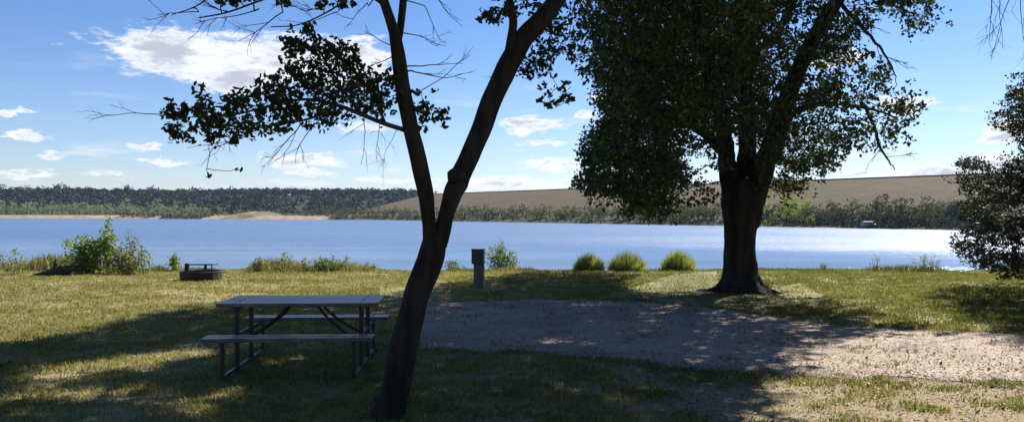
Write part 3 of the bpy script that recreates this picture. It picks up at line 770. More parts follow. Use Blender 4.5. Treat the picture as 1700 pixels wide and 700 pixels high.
def big_tree():
    base = gnd(1231, 484); t = thing('shade_tree', 'big old shade tree with thick single trunk and dense dark crown by the water', 'tree', tuple(base))
    o = base; D = base[1]
    def L(lst): return [(*(at(a, b, D + d) - o), w / F * (D + d)) for (a, b, w, d) in lst]
    S = Skel(); tk = MB()
    S.limb(L([(1234, 500, 60, 0), (1233, 488, 49, 0), (1231, 476, 37, 0), (1229, 455, 29, 0), (1228, 425, 26, 0), (1229, 390, 26.5, 0), (1230, 355, 30, 0), (1233, 325, 33, 0), (1235, 305, 24, .02), (1236, 296, 12, .04), (1236, 290, 4, .05)]), 26, .07, 6, tk)
    for a in np.arange(9) * .7 + .2:
        dx, dy = cos(a), sin(a); k = R.uniform(.7, 1.15)
        q = crom([(dx * .26, dy * .26, .38, .12), (dx * .42, dy * .42, .12, .11), (dx * .62 * k, dy * .62 * k, .02, .08), (dx * .95 * k, dy * .95 * k, -.06, .03)], 4)
        tk.tube(q[:, :3], q[:, 3], 9, wob=.12)
    tk.build('trunk', M['bark2'], t)
    for pts, r in [([(1224, 370, 20, 0), (1219, 335, 20, 0), (1211, 290, 16, .1), (1204, 240, 14, .1), (1192, 170, 12, .0), (1168, 90, 10, -.3), (1150, -10, 8, -.6), (1120, -150, 6, -1.2), (1100, -320, 4, -1.6)], 0),
                   ([(1236, 360, 20, .1), (1240, 325, 20, .1), (1240, 280, 17, .3), (1240, 220, 14, .6), (1236, 130, 12, .9), (1232, 20, 10, 1.0), (1225, -120, 8, .8), (1230, -300, 6, .3), (1235, -500, 3, 0)], 0),
                   ([(1240, 370, 20, 0), (1253, 325, 20, 0), (1271, 270, 18, -.1), (1292, 215, 17, -.2), (1312, 150, 15, -.4), (1345, 75, 13, -.7), (1390, 0, 11, -1), (1440, -110, 8, -1.6), (1480, -260, 5, -2.2)], 0),
                   ([(1205, 255, 9, .1), (1160, 215, 8, .8), (1110, 190, 6, 1.5), (1050, 175, 4, 2.2), (1010, 190, 2.5, 2.6)], 0),
                   ([(1295, 205, 7, -.2), (1335, 178, 5, .4), (1385, 172, 3.6, 1.0), (1440, 180, 2.6, 1.5), (1490, 195, 1.5, 1.8)], 0),
                   ([(1192, 170, 8, 0), (1150, 150, 7, -1), (1100, 120, 5, -2), (1030, 90, 4, -3), (990, 70, 2.5, -3.6)], 0),
                   ([(1236, 130, 8, .9), (1270, 80, 7, 2.2), (1310, 20, 6, 3.5), (1340, -60, 4, 5)], 0),
                   ([(1236, 160, 8, .8), (1210, 130, 7, 2.5), (1190, 110, 6, 4.5), (1180, 90, 4, 6.5)], 0),
                   ([(1312, 150, 8, -.4), (1350, 80, 7, -1.8), (1400, -40, 6, -3.4), (1450, -200, 4, -5)], 0),
                   ([(1168, 90, 7, -.3), (1130, 10, 6, -1.8), (1080, -120, 5, -3.2), (1050, -300, 3, -4.5)], 0)]:
        mb = MB(); S.limb(L(pts), 12, .1, 6, mb, .01); mb.build('limb', M['bark2'], t)
    # bare hanging limbs on the right
    rg = np.random.default_rng(5)
    for pts, tw in [([(1395, 5, 4, -1), (1425, 40, 3.2, -1.2), (1455, 72, 2.6, -1.3), (1475, 100, 1.8, -1.4), (1488, 128, 1, -1.4)], [(1425, 40, .8, -.2, -1.2), (1455, 72, .5, -1, -1.3), (1470, 95, .9, -.3, -1.4)]),
                    ([(1430, 170, 3, 1.2), (1440, 185, 3.4, 1.4), (1452, 215, 3, 1.4), (1462, 245, 2.2, 1.4), (1478, 270, 1.4, 1.4), (1486, 282, .8, 1.4)], [(1462, 245, -.5, -.7, 1.4), (1470, 260, .8, .1, 1.4)])]:
        hb = MB(); S.limb(L(pts), 6, .1, 5, hb, .01)
        for (a, b, ex, ez, dd) in tw: twig_spray(hb, at(a, b, D + dd) - o, (ex, 0, ez), .55, .010, 0, .5, 0, rg)
        hb.build('bare_limb', M['bark2'], t)
    br = MB()
    # ---- clusters: filling a broad crown
    rng = np.random.default_rng(11); cand = []
    n = 26000
    ang = rng.uniform(0, 2 * pi, n); zz = rng.uniform(1.6, 14.6, n)
    Rmax = np.interp(zz, [1.6, 3.5, 6, 9, 12, 14.6], [5.0, 6.8, 8.2, 8.0, 6.3, 2.6])
    rad = Rmax * rng.random(n) ** .5
    X = o[0] + .1 + rad * np.cos(ang); Y = o[1] + rad * np.sin(ang) * .95; Z = zz
    P = np.stack([X, Y, Z], -1)
    gq = rng.uniform(0, 1, (5000, 2)); gx = 730 + gq[:, 0] * 320; gy = 448 + gq[:, 1] * 50; dd = EYE * F / (gy - 350); hh = rng.uniform(2.5, 8.5, 5000)
    E = np.stack([(gx - 850) / F * dd, dd, 0 * dd], -1) + SUN_DIR * (hh / SUN_DIR[2])[:, None]
    E = E[np.hypot(E[:, 0] - o[0], E[:, 1] - o[1]) < 9.2]; P = np.vstack([E, P]); X, Y, Z = P.T; n = len(P)
    px, py = proj(P)
    m = 12.0                                                  # margin in px for the cluster's own size
    inside = np.ones(n, bool)
    for ddx, ddy in [(0, 0), (-m, 0), (m, 0), (0, m), (0, -m)]:
        inside &= inpoly(px + ddx, py + ddy, SIL) | (py + ddy < -18)
    # keep the ground that is in full sun clear of the crown's shadow
    G = P - SUN_DIR * (Z / SUN_DIR[2])[:, None]
    ok = np.ones(n, bool)
    for s_ in SUNLIT:
        g = [tuple(gnd(*q)[:2]) for q in s_]
        for ddx, ddy in [(0, 0), (.3, 0), (-.3, 0), (0, .3), (0, -.3)]:
            ok &= ~inpoly(G[:, 0] + ddx, G[:, 1] + ddy, g)
    gap = (px > 1285) & (py > -20) & (fbm(P[:, 0] * 1.1 + 30, P[:, 2] * 1.1 + 8, 3) < .44)
    gap |= (px > 1110) & (px < 1285) & (py > -20) & (fbm(P[:, 0] * 1.5 + 30, P[:, 2] * 1.5 + 8, 2) < .26)
    use = inside & ok & ~gap
    P = P[use]; px = px[use]; py = py[use]
    # thin the right part where the sky shows through, and thin by poisson distance
    keepers = []
    cell = {}
    for i in rng.permutation(len(P)):
        p = P[i]; vis = py[i] > -30
        mind = .46 if vis else .53
        if vis and px[i] > 1275: mind = .52 + .1 * (px[i] > 1400)
        if vis and px[i] < 1260 and py[i] > 215 and px[i] > 1120: mind = .8
        key = tuple((p // .9).astype(int)); near = False
        for a in (-1, 0, 1):
            for b in (-1, 0, 1):
                for c in (-1, 0, 1):
                    for q in cell.get((key[0] + a, key[1] + b, key[2] + c), ()):
                        if np.sum((q - p) ** 2) < mind * mind: near = True; break
        if near: continue
        cell.setdefault(key, []).append(p); keepers.append((p, vis, px[i]))
    keepers.sort(key=lambda k: np.min(np.linalg.norm(S.p[::6] - (k[0] - o), axis=1)))
    print('big tree clusters', len(keepers))
    C1 = []; C2 = []
    for (p, vis, qx) in keepers:
        c = p - o; S.reach(c, .05)
        if vis: C1.append(cluster_pts(c, rng.uniform(.28, .42), 105 if qx < 1275 else 66, rng))
        else: C2.append(cluster_pts(c, rng.uniform(.4, .55), 60, rng))
    S.finish(M['bark2'], t)
    C1 = np.concatenate(C1); C2 = np.concatenate(C2); print('leaves', len(C1), len(C2))
    V1, k = leaves(C1, .085, rng); V2, k = leaves(C2, .145, rng)
    V = np.concatenate([V1, V2])
    link('crown', fast_mesh('crown', V, np.arange(len(V)), 4), M['leaf_big'], t)
big_tree()

# ---- tree at the right edge
def edge_tree():
    base = np.array([12.6, 17.2, 0]); t = thing('dark_tree', 'dark tree at the right edge with foliage drooping almost to the grass', 'tree', tuple(base)); o = base
    S = Skel(); tk = MB()
    S.limb([(0, 0, -.1, .26), (0, 0, .3, .2), (.05, .1, 1.5, .17), (0, .1, 3, .15), (-.1, 0, 5, .12), (.1, 0, 7.5, .06), (.1, 0, 8.6, .02)], 14, .1, 6, tk)
    br = MB(); rng = np.random.default_rng(8); C = []
    sil = [(1760, 90), (1700, 118), (1668, 170), (1650, 205), (1690, 235), (1690, 262), (1640, 275), (1608, 255), (1586, 262), (1590, 300), (1612, 330), (1580, 335), (1600, 365), (1568, 395), (1590, 430), (1640, 455), (1700, 470), (1760, 478), (2300, 470), (2300, -200), (1800, -200)]
    n = 5000; z = rng.uniform(.5, 8.2, n); rm = np.interp(z, [.5, 2, 4, 8.2], [3.3, 3.4, 2.7, .8]); r = rm * rng.random(n) ** .4; a = rng.uniform(0, 2 * pi, n)
    P = np.stack([o[0] + r * np.cos(a), o[1] + r * np.sin(a), z], -1); px, py = proj(P)
    ok = inpoly(px - 10, py, sil) & inpoly(px, py + 8, sil) & inpoly(px, py - 8, sil)
    P = P[ok]; kept = []
    for p in P:
        if all(np.sum((q - p) ** 2) > .40 ** 2 for q in kept): kept.append(p)
    kept.sort(key=lambda p: np.hypot(*(p - o)[:2]))
    for p in kept: c = p - o; S.reach(c, .035, up=.2); C.append(cluster_pts(c, rng.uniform(.2, .36), 170, rng, .55))
    rg = np.random.default_rng(4)
    for (a, b, d) in [(1650, -20, 14.5), (1662, -30, 15), (1680, -20, 14.5), (1695, -10, 15), (1700, 30, 15)]:
        p = at(a, b, d) - o; g = S.reach(p, .03); twig_spray(g or tk, p, (-.1, 0, -1), 1.25, .009, 0, .35, .02, rg)
    for (a, b) in [(1575, 330), (1590, 400), (1660, 180)]:
        p = at(a, b, 15.5) - o; S.reach(p, .02)
    S.finish(M['bark2'], t)
    tk.build('trunk', M['bark2'], t)
    leaf_obj('crown', np.concatenate(C), .06, M['leaf_dark'], t, rng=rng)
edge_tree()

# ---- unseen trees added round the camera to block sky light and deepen the shade
def sky_blockers():
    rng = np.random.default_rng(77)
    mt = M['leaf_big']
    t = thing('sky_block_tree', 'unseen tall tree added around the viewpoint to block sky light', 'tree', (-7, -7, 0), 0, 'unseen trees added around the viewpoint to block sky light')
    S = Skel(); m = MB(); S.limb([(0, 0, -.2, .42), (.05, 0, .5, .33), (0, .1, 2.5, .28), (.2, 0, 5, .24), (0, .2, 8, .15), (.1, 0, 11, .05)], 14, .1, 6, m)
    m.build('trunk', M['bark2'], t)
    br = MB(); C = []
    for k in range(150):
        z = rng.uniform(3.0, 12.5); rm = np.interp(z, [3, 6, 9, 12.5], [3.6, 4.6, 4.0, 1.2]); a = rng.uniform(0, 6.28); r_ = rm * rng.random() ** .4
        C.append(np.array([cos(a) * r_, sin(a) * r_, z]))
    C.sort(key=lambda c: np.hypot(c[0], c[1])); LP = []
    for c in C: S.reach(c, .06); LP.append(cluster_pts(c, rng.uniform(.6, .9), 60, rng))
    S.finish(M['bark2'], t); leaf_obj('crown', np.concatenate(LP), .3, mt, t, rng=rng)
    for (x, y, a, k) in [(1, -9, 1, 1.05), (8, -6, 2, .95), (-12, 1.5, 3, .9), (14, 1, 4, .95), (-13.5, 8.5, 5, .85), (17, 7, 2.5, .8), (-3.5, -16, 1.5, 1.1)]:
        copy_tree(t, (x, y, 0), a, (k, k, k))
sky_blockers()

# ------------------------------------------------------------------ picnic table
def picnic_table():
    M['steel'] = pbr('painted_steel', (.016, .018, .024), (.028, .03, .036), 14, .5, .0, spec=.5)
    M['plank'] = pbr('weathered_plank', (.14, .13, .135), (.065, .06, .062), 5, .36, bump=.004, bscale=12, stretch=(.6, 9, 1), spec=.6)
    t = thing('picnic_table', 'grey picnic table with attached benches on a dark steel frame in the tree shade', 'picnic table', (-2.44, 9.58, 0), radians(3))
    z0 = float(zground(-2.44, 9.58)); t.location.z = z0
    L = 1.80
    def planks(name, y0, y1, n, z, th, x0=-L / 2, x1=L / 2):
        w = (y1 - y0) / n
        mb = MB()
        for i in range(n):
            mb.box(((x0 + x1) / 2, y0 + w * (i + .5), z - th / 2 + R.uniform(-.001, .001)), (x1 - x0 + R.uniform(-.012, .012), w - .018, th), bev=.006)
        return mb.build(name, M['plank'], t, smooth=False)
    planks('tabletop', -.46, .46, 5, .765, .042)
    planks('bench', -.99, -.70, 2, .455, .042); planks('bench', .70, .99, 2, .455, .042)
    bo = MB()
    for bx in (-.70, .70):
        for by in list(-.46 + .184 * (np.arange(5) + .5)) + [-.92, -.77, .77, .92]:
            zt = .7665 if abs(by) < .5 else .4565
            bo.tube([(bx, by, zt - .006), (bx, by, zt + .002)], .011, 8)
    bo.build('bolts', M['steel'], t)
    for sx in (-1, 1):
        x = sx * .70
        fr = MB()
        fr.bar((x, -.93, .392), (x, .93, .392), .04, .042)        # bench bearer
        fr.bar((x, -.43, .70), (x, .43, .70), .04, .042)          # top bearer
        fr.bar((x, -.90, .022), (x, .90, .022), .045, .04)        # rail on the ground
        for y in (-.86, .86): fr.bar((x, y, .042), (x, y, .371), .038)
        for y in (-.30, .30): fr.bar((x + .022 * sx * 0, y, .042), (x, y, .68), .048)
        fr.build('end_frame', M['steel'], t, smooth=False)
        # diagonal braces running to the middle of the top
        for y in (-.26, .26):
            b = MB()
            q = crom([(x, y, .30, .016), (x * .72, y * .85, .40, .016), (x * .42, y * .6, .56, .016), (x * .26, y * .45, .68, .016), (x * .16, y * .4, .715, .016)], 5)
            b.tube(q[:, :3], q[:, 3], 8); b.build('brace', M['steel'], t)
    c = MB()
    for y in (-.12, .12): c.bar((-.60, y, .703), (.60, y, .703), .035, .035)
    c.build('centre_rail', M['steel'], t, smooth=False)
picnic_table()

# ------------------------------------------------------------------ fire ring with a raised grate
def fire_ring():
    M['rust'] = pbr('blackened_steel', (.012, .011, .012), (.022, .017, .015), 8, .75, .0)
    M['bright'] = pbr('grate_steel', (.5, .5, .52), (.3, .3, .32), 20, .3, .9)
    p = gnd(334, 465); z0 = float(zground(p[0], p[1]))
    t = thing('fire_ring', 'low black steel fire ring with raised cooking grate near the water', 'fire ring', (p[0], p[1], z0), 0)
    m = MB(); n = 20; ro, ri, h = .52, .50, .23
    V = []; Fc = []
    for i in range(n):
        a = i / n * 2 * pi; c, s = cos(a), sin(a)
        V += [(ro * c, ro * s, -.02), (ro * c, ro * s, h), (ri * c, ri * s, h), (ri * c, ri * s, -.02)]
    for i in range(n):
        j = (i + 1) % n
        for k in range(3): Fc.append((i * 4 + k, j * 4 + k, j * 4 + k + 1, i * 4 + k + 1))
    m.add(V, Fc); m.build('ring_wall', M['rust'], t, smooth=False)
    r = MB(); a = np.linspace(0, 2 * pi, 41); r.tube(np.stack([.51 * np.cos(a), .51 * np.sin(a), a * 0 + h], -1), .016, 6); r.build('rolled_rim', M['rust'], t)
    l = MB()
    l.box((-.36, -.02, .22), (.10, .09, .44), bev=.008); l.build('post', M['rust'], t, smooth=False)
    l = MB(); l.box((.12, -.02, .21), (.06, .06, .42), bev=.006); l.build('post', M['rust'], t, smooth=False)
    g = MB(); g.bar((-.38, -.02, .405), (.30, -.02, .405), .03); g.bar((-.3, -.02, .30), (.3, -.02, .30), .02); g.bar((.285, -.02, .26), (.285, -.02, .41), .025)
    g.bar((-.38, .40, .385), (.30, .40, .385), .025); g.bar((.285, -.02, .40), (.285, .40, .385), .025); g.bar((-.37, -.02, .40), (-.37, .40, .385), .025)
    g.build('grate_frame', M['rust'], t, smooth=False)
    g = MB()
    for k in range(13): x = -.34 + k * .05; g.tube([(x, -.01, .402), (x, .39, .387)], .006, 5)
    g.build('grate_bars', M['bright'], t)
    a_ = MB(); n = 24; V = [(0, 0, .07)] + [(.495 * cos(i / n * 2 * pi), .495 * sin(i / n * 2 * pi), .03) for i in range(n)]
    a_.add(V, [(0, 1 + i, 1 + (i + 1) % n) for i in range(n)]); a_.build('ash_bed', pbr('ash', (.1, .095, .09), (.3, .29, .28), 9, .95), t)
fire_ring()

# ------------------------------------------------------------------ site post
def site_post():
    p = gnd(794, 477); z0 = float(zground(p[0], p[1]))
    t = thing('site_post', 'stout weathered grey post with a dark upper box in front of the weeds', 'post', (p[0], p[1], z0), radians(-8))
    b = MB(); b.box((.02, 0, .27), (.235, .17, .60), bev=.012); b.build('post', pbr('post_wood', (.17, .165, .165), (.10, .095, .095), 5, .85, bump=.006, bscale=9, stretch=(5, 5, .5)), t, smooth=False)
    mt = pbr('box_paint', (.035, .04, .05), (.055, .058, .068), 6, .55)
    b = MB(); b.box((0, -.01, .73), (.285, .215, .32), bev=.012); h = b.build('box', mt, t, smooth=False)
    d = MB(); d.box((.0, -.1235, .72), (.23, .012, .25), bev=.003); d.build('door', mt, h, smooth=False)
    b = MB(); b.box((0, -.01, .904), (.31, .24, .026), bev=.008); b.build('lid', mt, t, smooth=False)
site_post()

# ------------------------------------------------------------------ weeds and bushes on the bank
M['weed'] = leaf_mat('weed_leaf', [(.05, .085, .03), (.09, .13, .045), (.15, .19, .07), (.22, .23, .11)], .42, .6, 2)
M['weed_y'] = leaf_mat('weed_leaf_yellow', [(.12, .13, .045), (.22, .2, .08), (.32, .26, .11)], .42, .6, 2)
M['weed_pale'] = leaf_mat('weed_leaf_pale', [(.12, .14, .07), (.18, .19, .10), (.27, .26, .17)], .42, .7, 2)
M['weed_l'] = leaf_mat('weed_leaf_light', [(.08, .12, .035), (.14, .19, .055), (.21, .26, .085), (.28, .29, .13)], .45, .6, 2)
M['stem'] = pbr('weed_stem', (.14, .13, .07), (.09, .09, .045), 8, .8)
def weed(px, base, hpx, wpx, nst, mt, label, name='weed', cat='plant', d=None, leaf=.07, dens=55, seed=1, group=None, bare=.15):
    rng = np.random.default_rng(seed)
    g = gnd(px, base); d = d or g[1]
    x = (px - 850) / F * d; z = float(zground(x, d)); H = hpx / F * d * 1.03; W = wpx / F * d
    t = thing(name, label, cat, (x, d, z), 0, group); st = MB(); C = []
    for k in range(nst):
        a = rng.uniform(0, 2 * pi); r = W * .5 * rng.random() ** .6; h = H * (1 - .55 * (r / (W * .5 + 1e-6)) ** 1.3 * rng.random()) * rng.uniform(.7, 1.02)
        if k == 0: h = H; r *= .3
        top = np.array([cos(a) * r, sin(a) * r * .6, h]); b0 = np.array([cos(a) * r * .35, sin(a) * r * .25, -.03])
        m = (top + b0) / 2 + rng.normal(0, .05 * H, 3) * (1, 1, 0)
        q = crom([(*b0, .008), (*m, .006), (*top, .002)], 6); st.tube(q[:, :3], q[:, 3], 4, cap=False)
        n = max(8, int(dens * h))
        tt = bare + (1 - bare) * rng.random(n) ** .85; idx = np.clip((tt * (len(q) - 1)).astype(int), 0, len(q) - 1)
        sp = (.05 + .09 * (1 - tt)) * (H / 1.0) ** .4
        C.append(q[idx, :3] + rng.normal(0, 1, (n, 3)) * sp[:, None] * (1, 1, .7))
    st.build('stems', M['stem'], t); leaf_obj('foliage', np.concatenate(C), leaf, mt, t, 'hex', rng, .1)
    return t
weed(22, 456, 44, 50, 9, M['weed_pale'], 'low pale weed at the far left end of the bank', seed=2, dens=45)
weed(140, 455, 66, 74, 24, M['weed_l'], 'bushy green weed, broadest of the left bank plants', seed=3, dens=110, leaf=.085)
weed(178, 454, 96, 40, 9, M['weed_l'], 'tallest slender green weed on the left bank, rising over the far shoreline', seed=4, dens=85, leaf=.085)
weed(211, 454, 74, 42, 8, M['weed_pale'], 'thin pale green weed just right of the tallest one', seed=5, dens=55)
weed(203, 455, 46, 70, 22, M['weed_y'], 'low yellowing weed at the foot of the tall green weeds', seed=6, dens=90)
weed(240, 455, 48, 34, 7, M['weed_pale'], 'small pale weed at the right end of the left thicket', seed=7, dens=60)
weed(292, 449, 32, 26, 9, M['weed_l'], 'small bright green weed just behind the fire ring', seed=8, dens=90, leaf=.07)
weed(430, 451, 26, 24, 12, M['weed_pale'], 'small rounded tan weed between fire ring and the low mound of weeds', seed=9, dens=130, leaf=.05)
weed(472, 451, 34, 26, 7, M['weed_pale'], 'thin upright weed stalks above the picnic table', seed=10, dens=40)
weed(548, 450, 26, 60, 22, M['weed'], 'low dark green mound of weeds above the picnic table', seed=11, dens=110, leaf=.06)
weed(505, 451, 24, 40, 12, M['weed_y'], 'low yellow weed left of the dark green mound', seed=12, dens=90, leaf=.05)
weed(605, 450, 15, 50, 14, M['weed_y'], 'very low straw coloured weed right of the dark green mound', seed=13, dens=120, leaf=.05)
weed(755, 447, 20, 44, 12, M['weed'], 'low green weed between the leaning trunk and the grey post', seed=14, dens=90, leaf=.055)
weed(834, 444, 66, 54, 24, M['weed'], 'airy upright green bush just right of the grey post', name='bush', cat='bush', seed=15, dens=100, leaf=.06)
weed(1455, 449, 30, 40, 5, M['weed_pale'], 'thin dry stalks on the bank between the big tree and the dark tree', seed=16, dens=22, leaf=.05)
weed(1535, 449, 30, 60, 12, M['weed_pale'], 'pale weed on the bank beside the drooping dark foliage', seed=17, dens=60, leaf=.05)
weed(1365, 449, 12, 16, 6, M['weed'], 'tiny dark weed tuft on the bank right of the big trunk', seed=18, dens=90, leaf=.045)

def tussock(px, hw, hpx, label, seed):
    rng = np.random.default_rng(seed); d = 24.9; x = (px - 850) / F * d; z = float(zground(x, d))
    # stands at the lip of the bank
    z = max(z, EYE - (444 - 350) / F * d - .02)
    t = thing('ornamental_grass', label, 'grass clump', (x, d, z - .12), 0, 'round grass clumps at the water edge')
    n = 3400; a = rng.uniform(0, 2 * pi, n); sp = rng.random(n) ** .6; W = hw / F * d; H = hpx / F * d + .12
    bx = np.cos(a) * sp * W * .78; by = np.sin(a) * sp * W * .78
    tx = np.cos(a) * sp * W * rng.uniform(.7, 1.15, n); ty = np.sin(a) * sp * W; tz = H * np.sqrt(np.clip(1 - (sp * .93) ** 2, 0.1, 1)) * (.45 + .75 * rng.random(n) ** 1.5)
    mx, my, mz = bx + (tx - bx) * .35, by + (ty - by) * .35, tz * .65
    w = .014; wx, wy = -np.sin(a) * w / 2, np.cos(a) * w / 2; r2 = rng.uniform(-1, 1, n); wx = wx * r2 + np.cos(a) * w * .3; wy = wy * r2 + np.sin(a) * w * .3
    V = np.stack([np.stack([bx - wx, by - wy, 0 * bx - .05], -1), np.stack([bx + wx, by + wy, 0 * bx - .05], -1), np.stack([mx + wx, my + wy, mz], -1), np.stack([tx, ty, tz], -1), np.stack([mx - wx, my - wy, mz], -1)], 1).reshape(-1, 3)
    o = link('blades', fast_mesh('blades', V, np.arange(len(V)), 5), M['tuss'], t)
M['tuss'] = leaf_mat('tussock', [(.09, .11, .045), (.19, .21, .10), (.38, .37, .22)], .45, .6, 3)
tussock(978, 30, 24, 'leftmost of the three round green grass clumps by the water', 31)
tussock(1041, 37, 27, 'middle one of the three round green grass clumps by the water', 32)
tussock(1126, 33, 29, 'grass clump standing apart, nearest the big trunk', 33)

# dark driftwood at the left
def log():
    p = gnd(92, 457); t = thing('fallen_log', 'dark rotting log with an upright stub at the left end of the bank', 'log', (p[0], p[1] - .1, float(zground(p[0], p[1]))))
    m = MB(); q = crom([(-.62, .1, .0, .04), (-.3, .02, .06, .07), (.05, -.03, .12, .11), (.3, .03, .16, .12), (.62, -.02, .2, .09)], 6); m.tube(q[:, :3], q[:, 3], 10, wob=.2); m.build('log', M['twig'], t)
    m = MB(); m.tube([(.06, 0, .12), (.05, 0, .3), (.08, .01, .46)], [.07, .055, .05], 8, wob=.2); m.build('stub', M['twig'], t)
    rng = np.random.default_rng(2)
    for k in range(5): twig_spray(m := MB(), (.1 + .2 * k - .4, 0, .12), (rng.normal(), .2, .6), .4, .012, 1, .5, 0, rng); m.build('branch', M['twig'], t)
log()

# a pale lump on the gravel and a few stones that stand out
def rock(px, py, s, label, seed, mt='stone'):
    import bmesh
    rng = np.random.default_rng(seed); p = gnd(px, py); bm = bmesh.new(); bmesh.ops.create_icosphere(bm, subdivisions=2, radius=1)
    for v in bm.verts: v.co = Vector(np.array(v.co) * (1 + rng.uniform(-.18, .18)) * (s, s * .8, s * .5))
    me = bpy.data.meshes.new('rock'); bm.to_mesh(me); bm.free()
    link('rock', me, M['pale_rock'], label=label, cat='rock', loc=(p[0], p[1], float(zground(p[0], p[1])) + s * .12))
M['pale_rock'] = pbr('pale_rock', (.42, .39, .37), (.28, .25, .23), 9, .9, bump=.01)
rock(1190, 527, .16, 'low pale lump on the gravel in front of the big trunk', 1)
rock(683, 492, .10, 'pale stone right behind the leaning trunk at the gravel end', 2)
rock(653, 497, .07, 'small pale stone between picnic table and leaning trunk', 3)
rock(1165, 482, .12, 'pinkish stone at the left foot of the big trunk', 4)

# fallen leaves
def litter():
    n = 1500; x = R.uniform(-6, 9, n); y = R.uniform(6.3, 16, n)
    k_ = ~inpoly(x, y, GRP) | (R.random(n) < .25); x = x[k_]; y = y[k_]; x = np.concatenate([x, R.normal(5.6, 1.2, 260)]); y = np.concatenate([y, R.normal(9.6, .8, 260)])
    x = np.concatenate([x, R.uniform(1.4, 7, 2600)]); y = np.concatenate([y, R.uniform(6.4, 9.7, 2600)])
    C = np.stack([x, y, zground(x, y) + .035 * R.random(len(x)) + .01], -1); n = len(C)
    a = R.uniform(0, 2 * pi, n); s = R.uniform(.010, .038, n) * (1 - .3 * (np.arange(n) > n - 2600)); u = np.stack([np.cos(a), np.sin(a), R.normal(0, .3, n)], -1) * s[:, None]; w = np.stack([-np.sin(a), np.cos(a), R.normal(0, .3, n)], -1) * s[:, None] * .6
    V = np.stack([C - u, C + w + (0, 0, .008), C + u, C - w + (0, 0, .008)], 1).reshape(-1, 3)
    mt = leaf_mat('dry_leaf', [(.07, .045, .02), (.16, .10, .04), (.28, .2, .08)], .15, .7, 3)
    link('fallen_leaves', fast_mesh('fallen_leaves', V, np.arange(len(V)), 4), mt, label='scattered dry brown leaves on grass and gravel', cat='leaves', kind='stuff')
litter()

# ------------------------------------------------------------------ far woods and shore trees
def forest():
    M['far_dark'] = leaf_mat('far_wood', [(.008, .014, .013), (.013, .02, .016), (.02, .029, .019), (.035, .042, .026)], .1, .8, .02)
    rng = np.random.default_rng(14); n = 3400
    x = rng.uniform(-820, -62, n); y = rng.uniform(612, 900, n); px = 850 + F * x / y
    k = (px > -60)
    bare = (np.abs(px - 492) < 22) & (y < 780) & (rng.random(n) < .6)
    k &= ~bare
    x = x[k]; y = y[k]; z = hill_z(x, y); h = rng.uniform(4.5, 8, len(x)) * (1 + .6 * (rng.random(len(x)) > .95))
    C = []
    for a, b, c, hh in zip(x, y, z, h):
        m = 46; u = rand_unit(m, rng); u[:, 2] = np.abs(u[:, 2]) * .95 - .1
        C.append(np.array([a, b, c + hh * .35]) + u * np.array([hh * .5, hh * .5, hh * .62]) * rng.uniform(.6, 1.1, (m, 1)))
    leafs, q = leaves(np.concatenate(C), 2.1, rng)
    link('wooded_ridge', fast_mesh('wooded_ridge', leafs, np.arange(len(leafs)), 4), M['far_dark'], label='dark blue green woods covering the far ridge on the left', cat='forest', kind='stuff')
forest()
def shore_tree_proto(name, mt, seed, H, W, label, group, nleaf=420, leaf=.75, low=.12):
    rng = np.random.default_rng(seed); t = thing(name, label, 'tree', (0, 0, -1000), 0, group)
    m = MB(); m.tube([(0, 0, -.5), (.1, 0, H * .3), (0, .1, H * .6)], [.28, .2, .08], 6)
    for k in range(4): a = rng.uniform(0, 6.28); m.tube([(0, 0, H * .25), (cos(a) * W * .3, sin(a) * W * .3, H * .6)], [.14, .05], 5)
    m.build('trunk', M['bark2'], t)
    C = []
    for k in range(13):
        a = rng.uniform(0, 6.28); zz = rng.uniform(low, .9); r = W * .5 * (1 - .55 * zz ** 2) * rng.random() ** .5
        c = np.array([cos(a) * r, sin(a) * r, zz * H]); s = W * rng.uniform(.14, .26)
        C.append(cluster_pts(c, s, nleaf // 13, rng, .9))
    leaf_obj('crown', np.concatenate(C), leaf, mt, t, rng=rng)
    return t
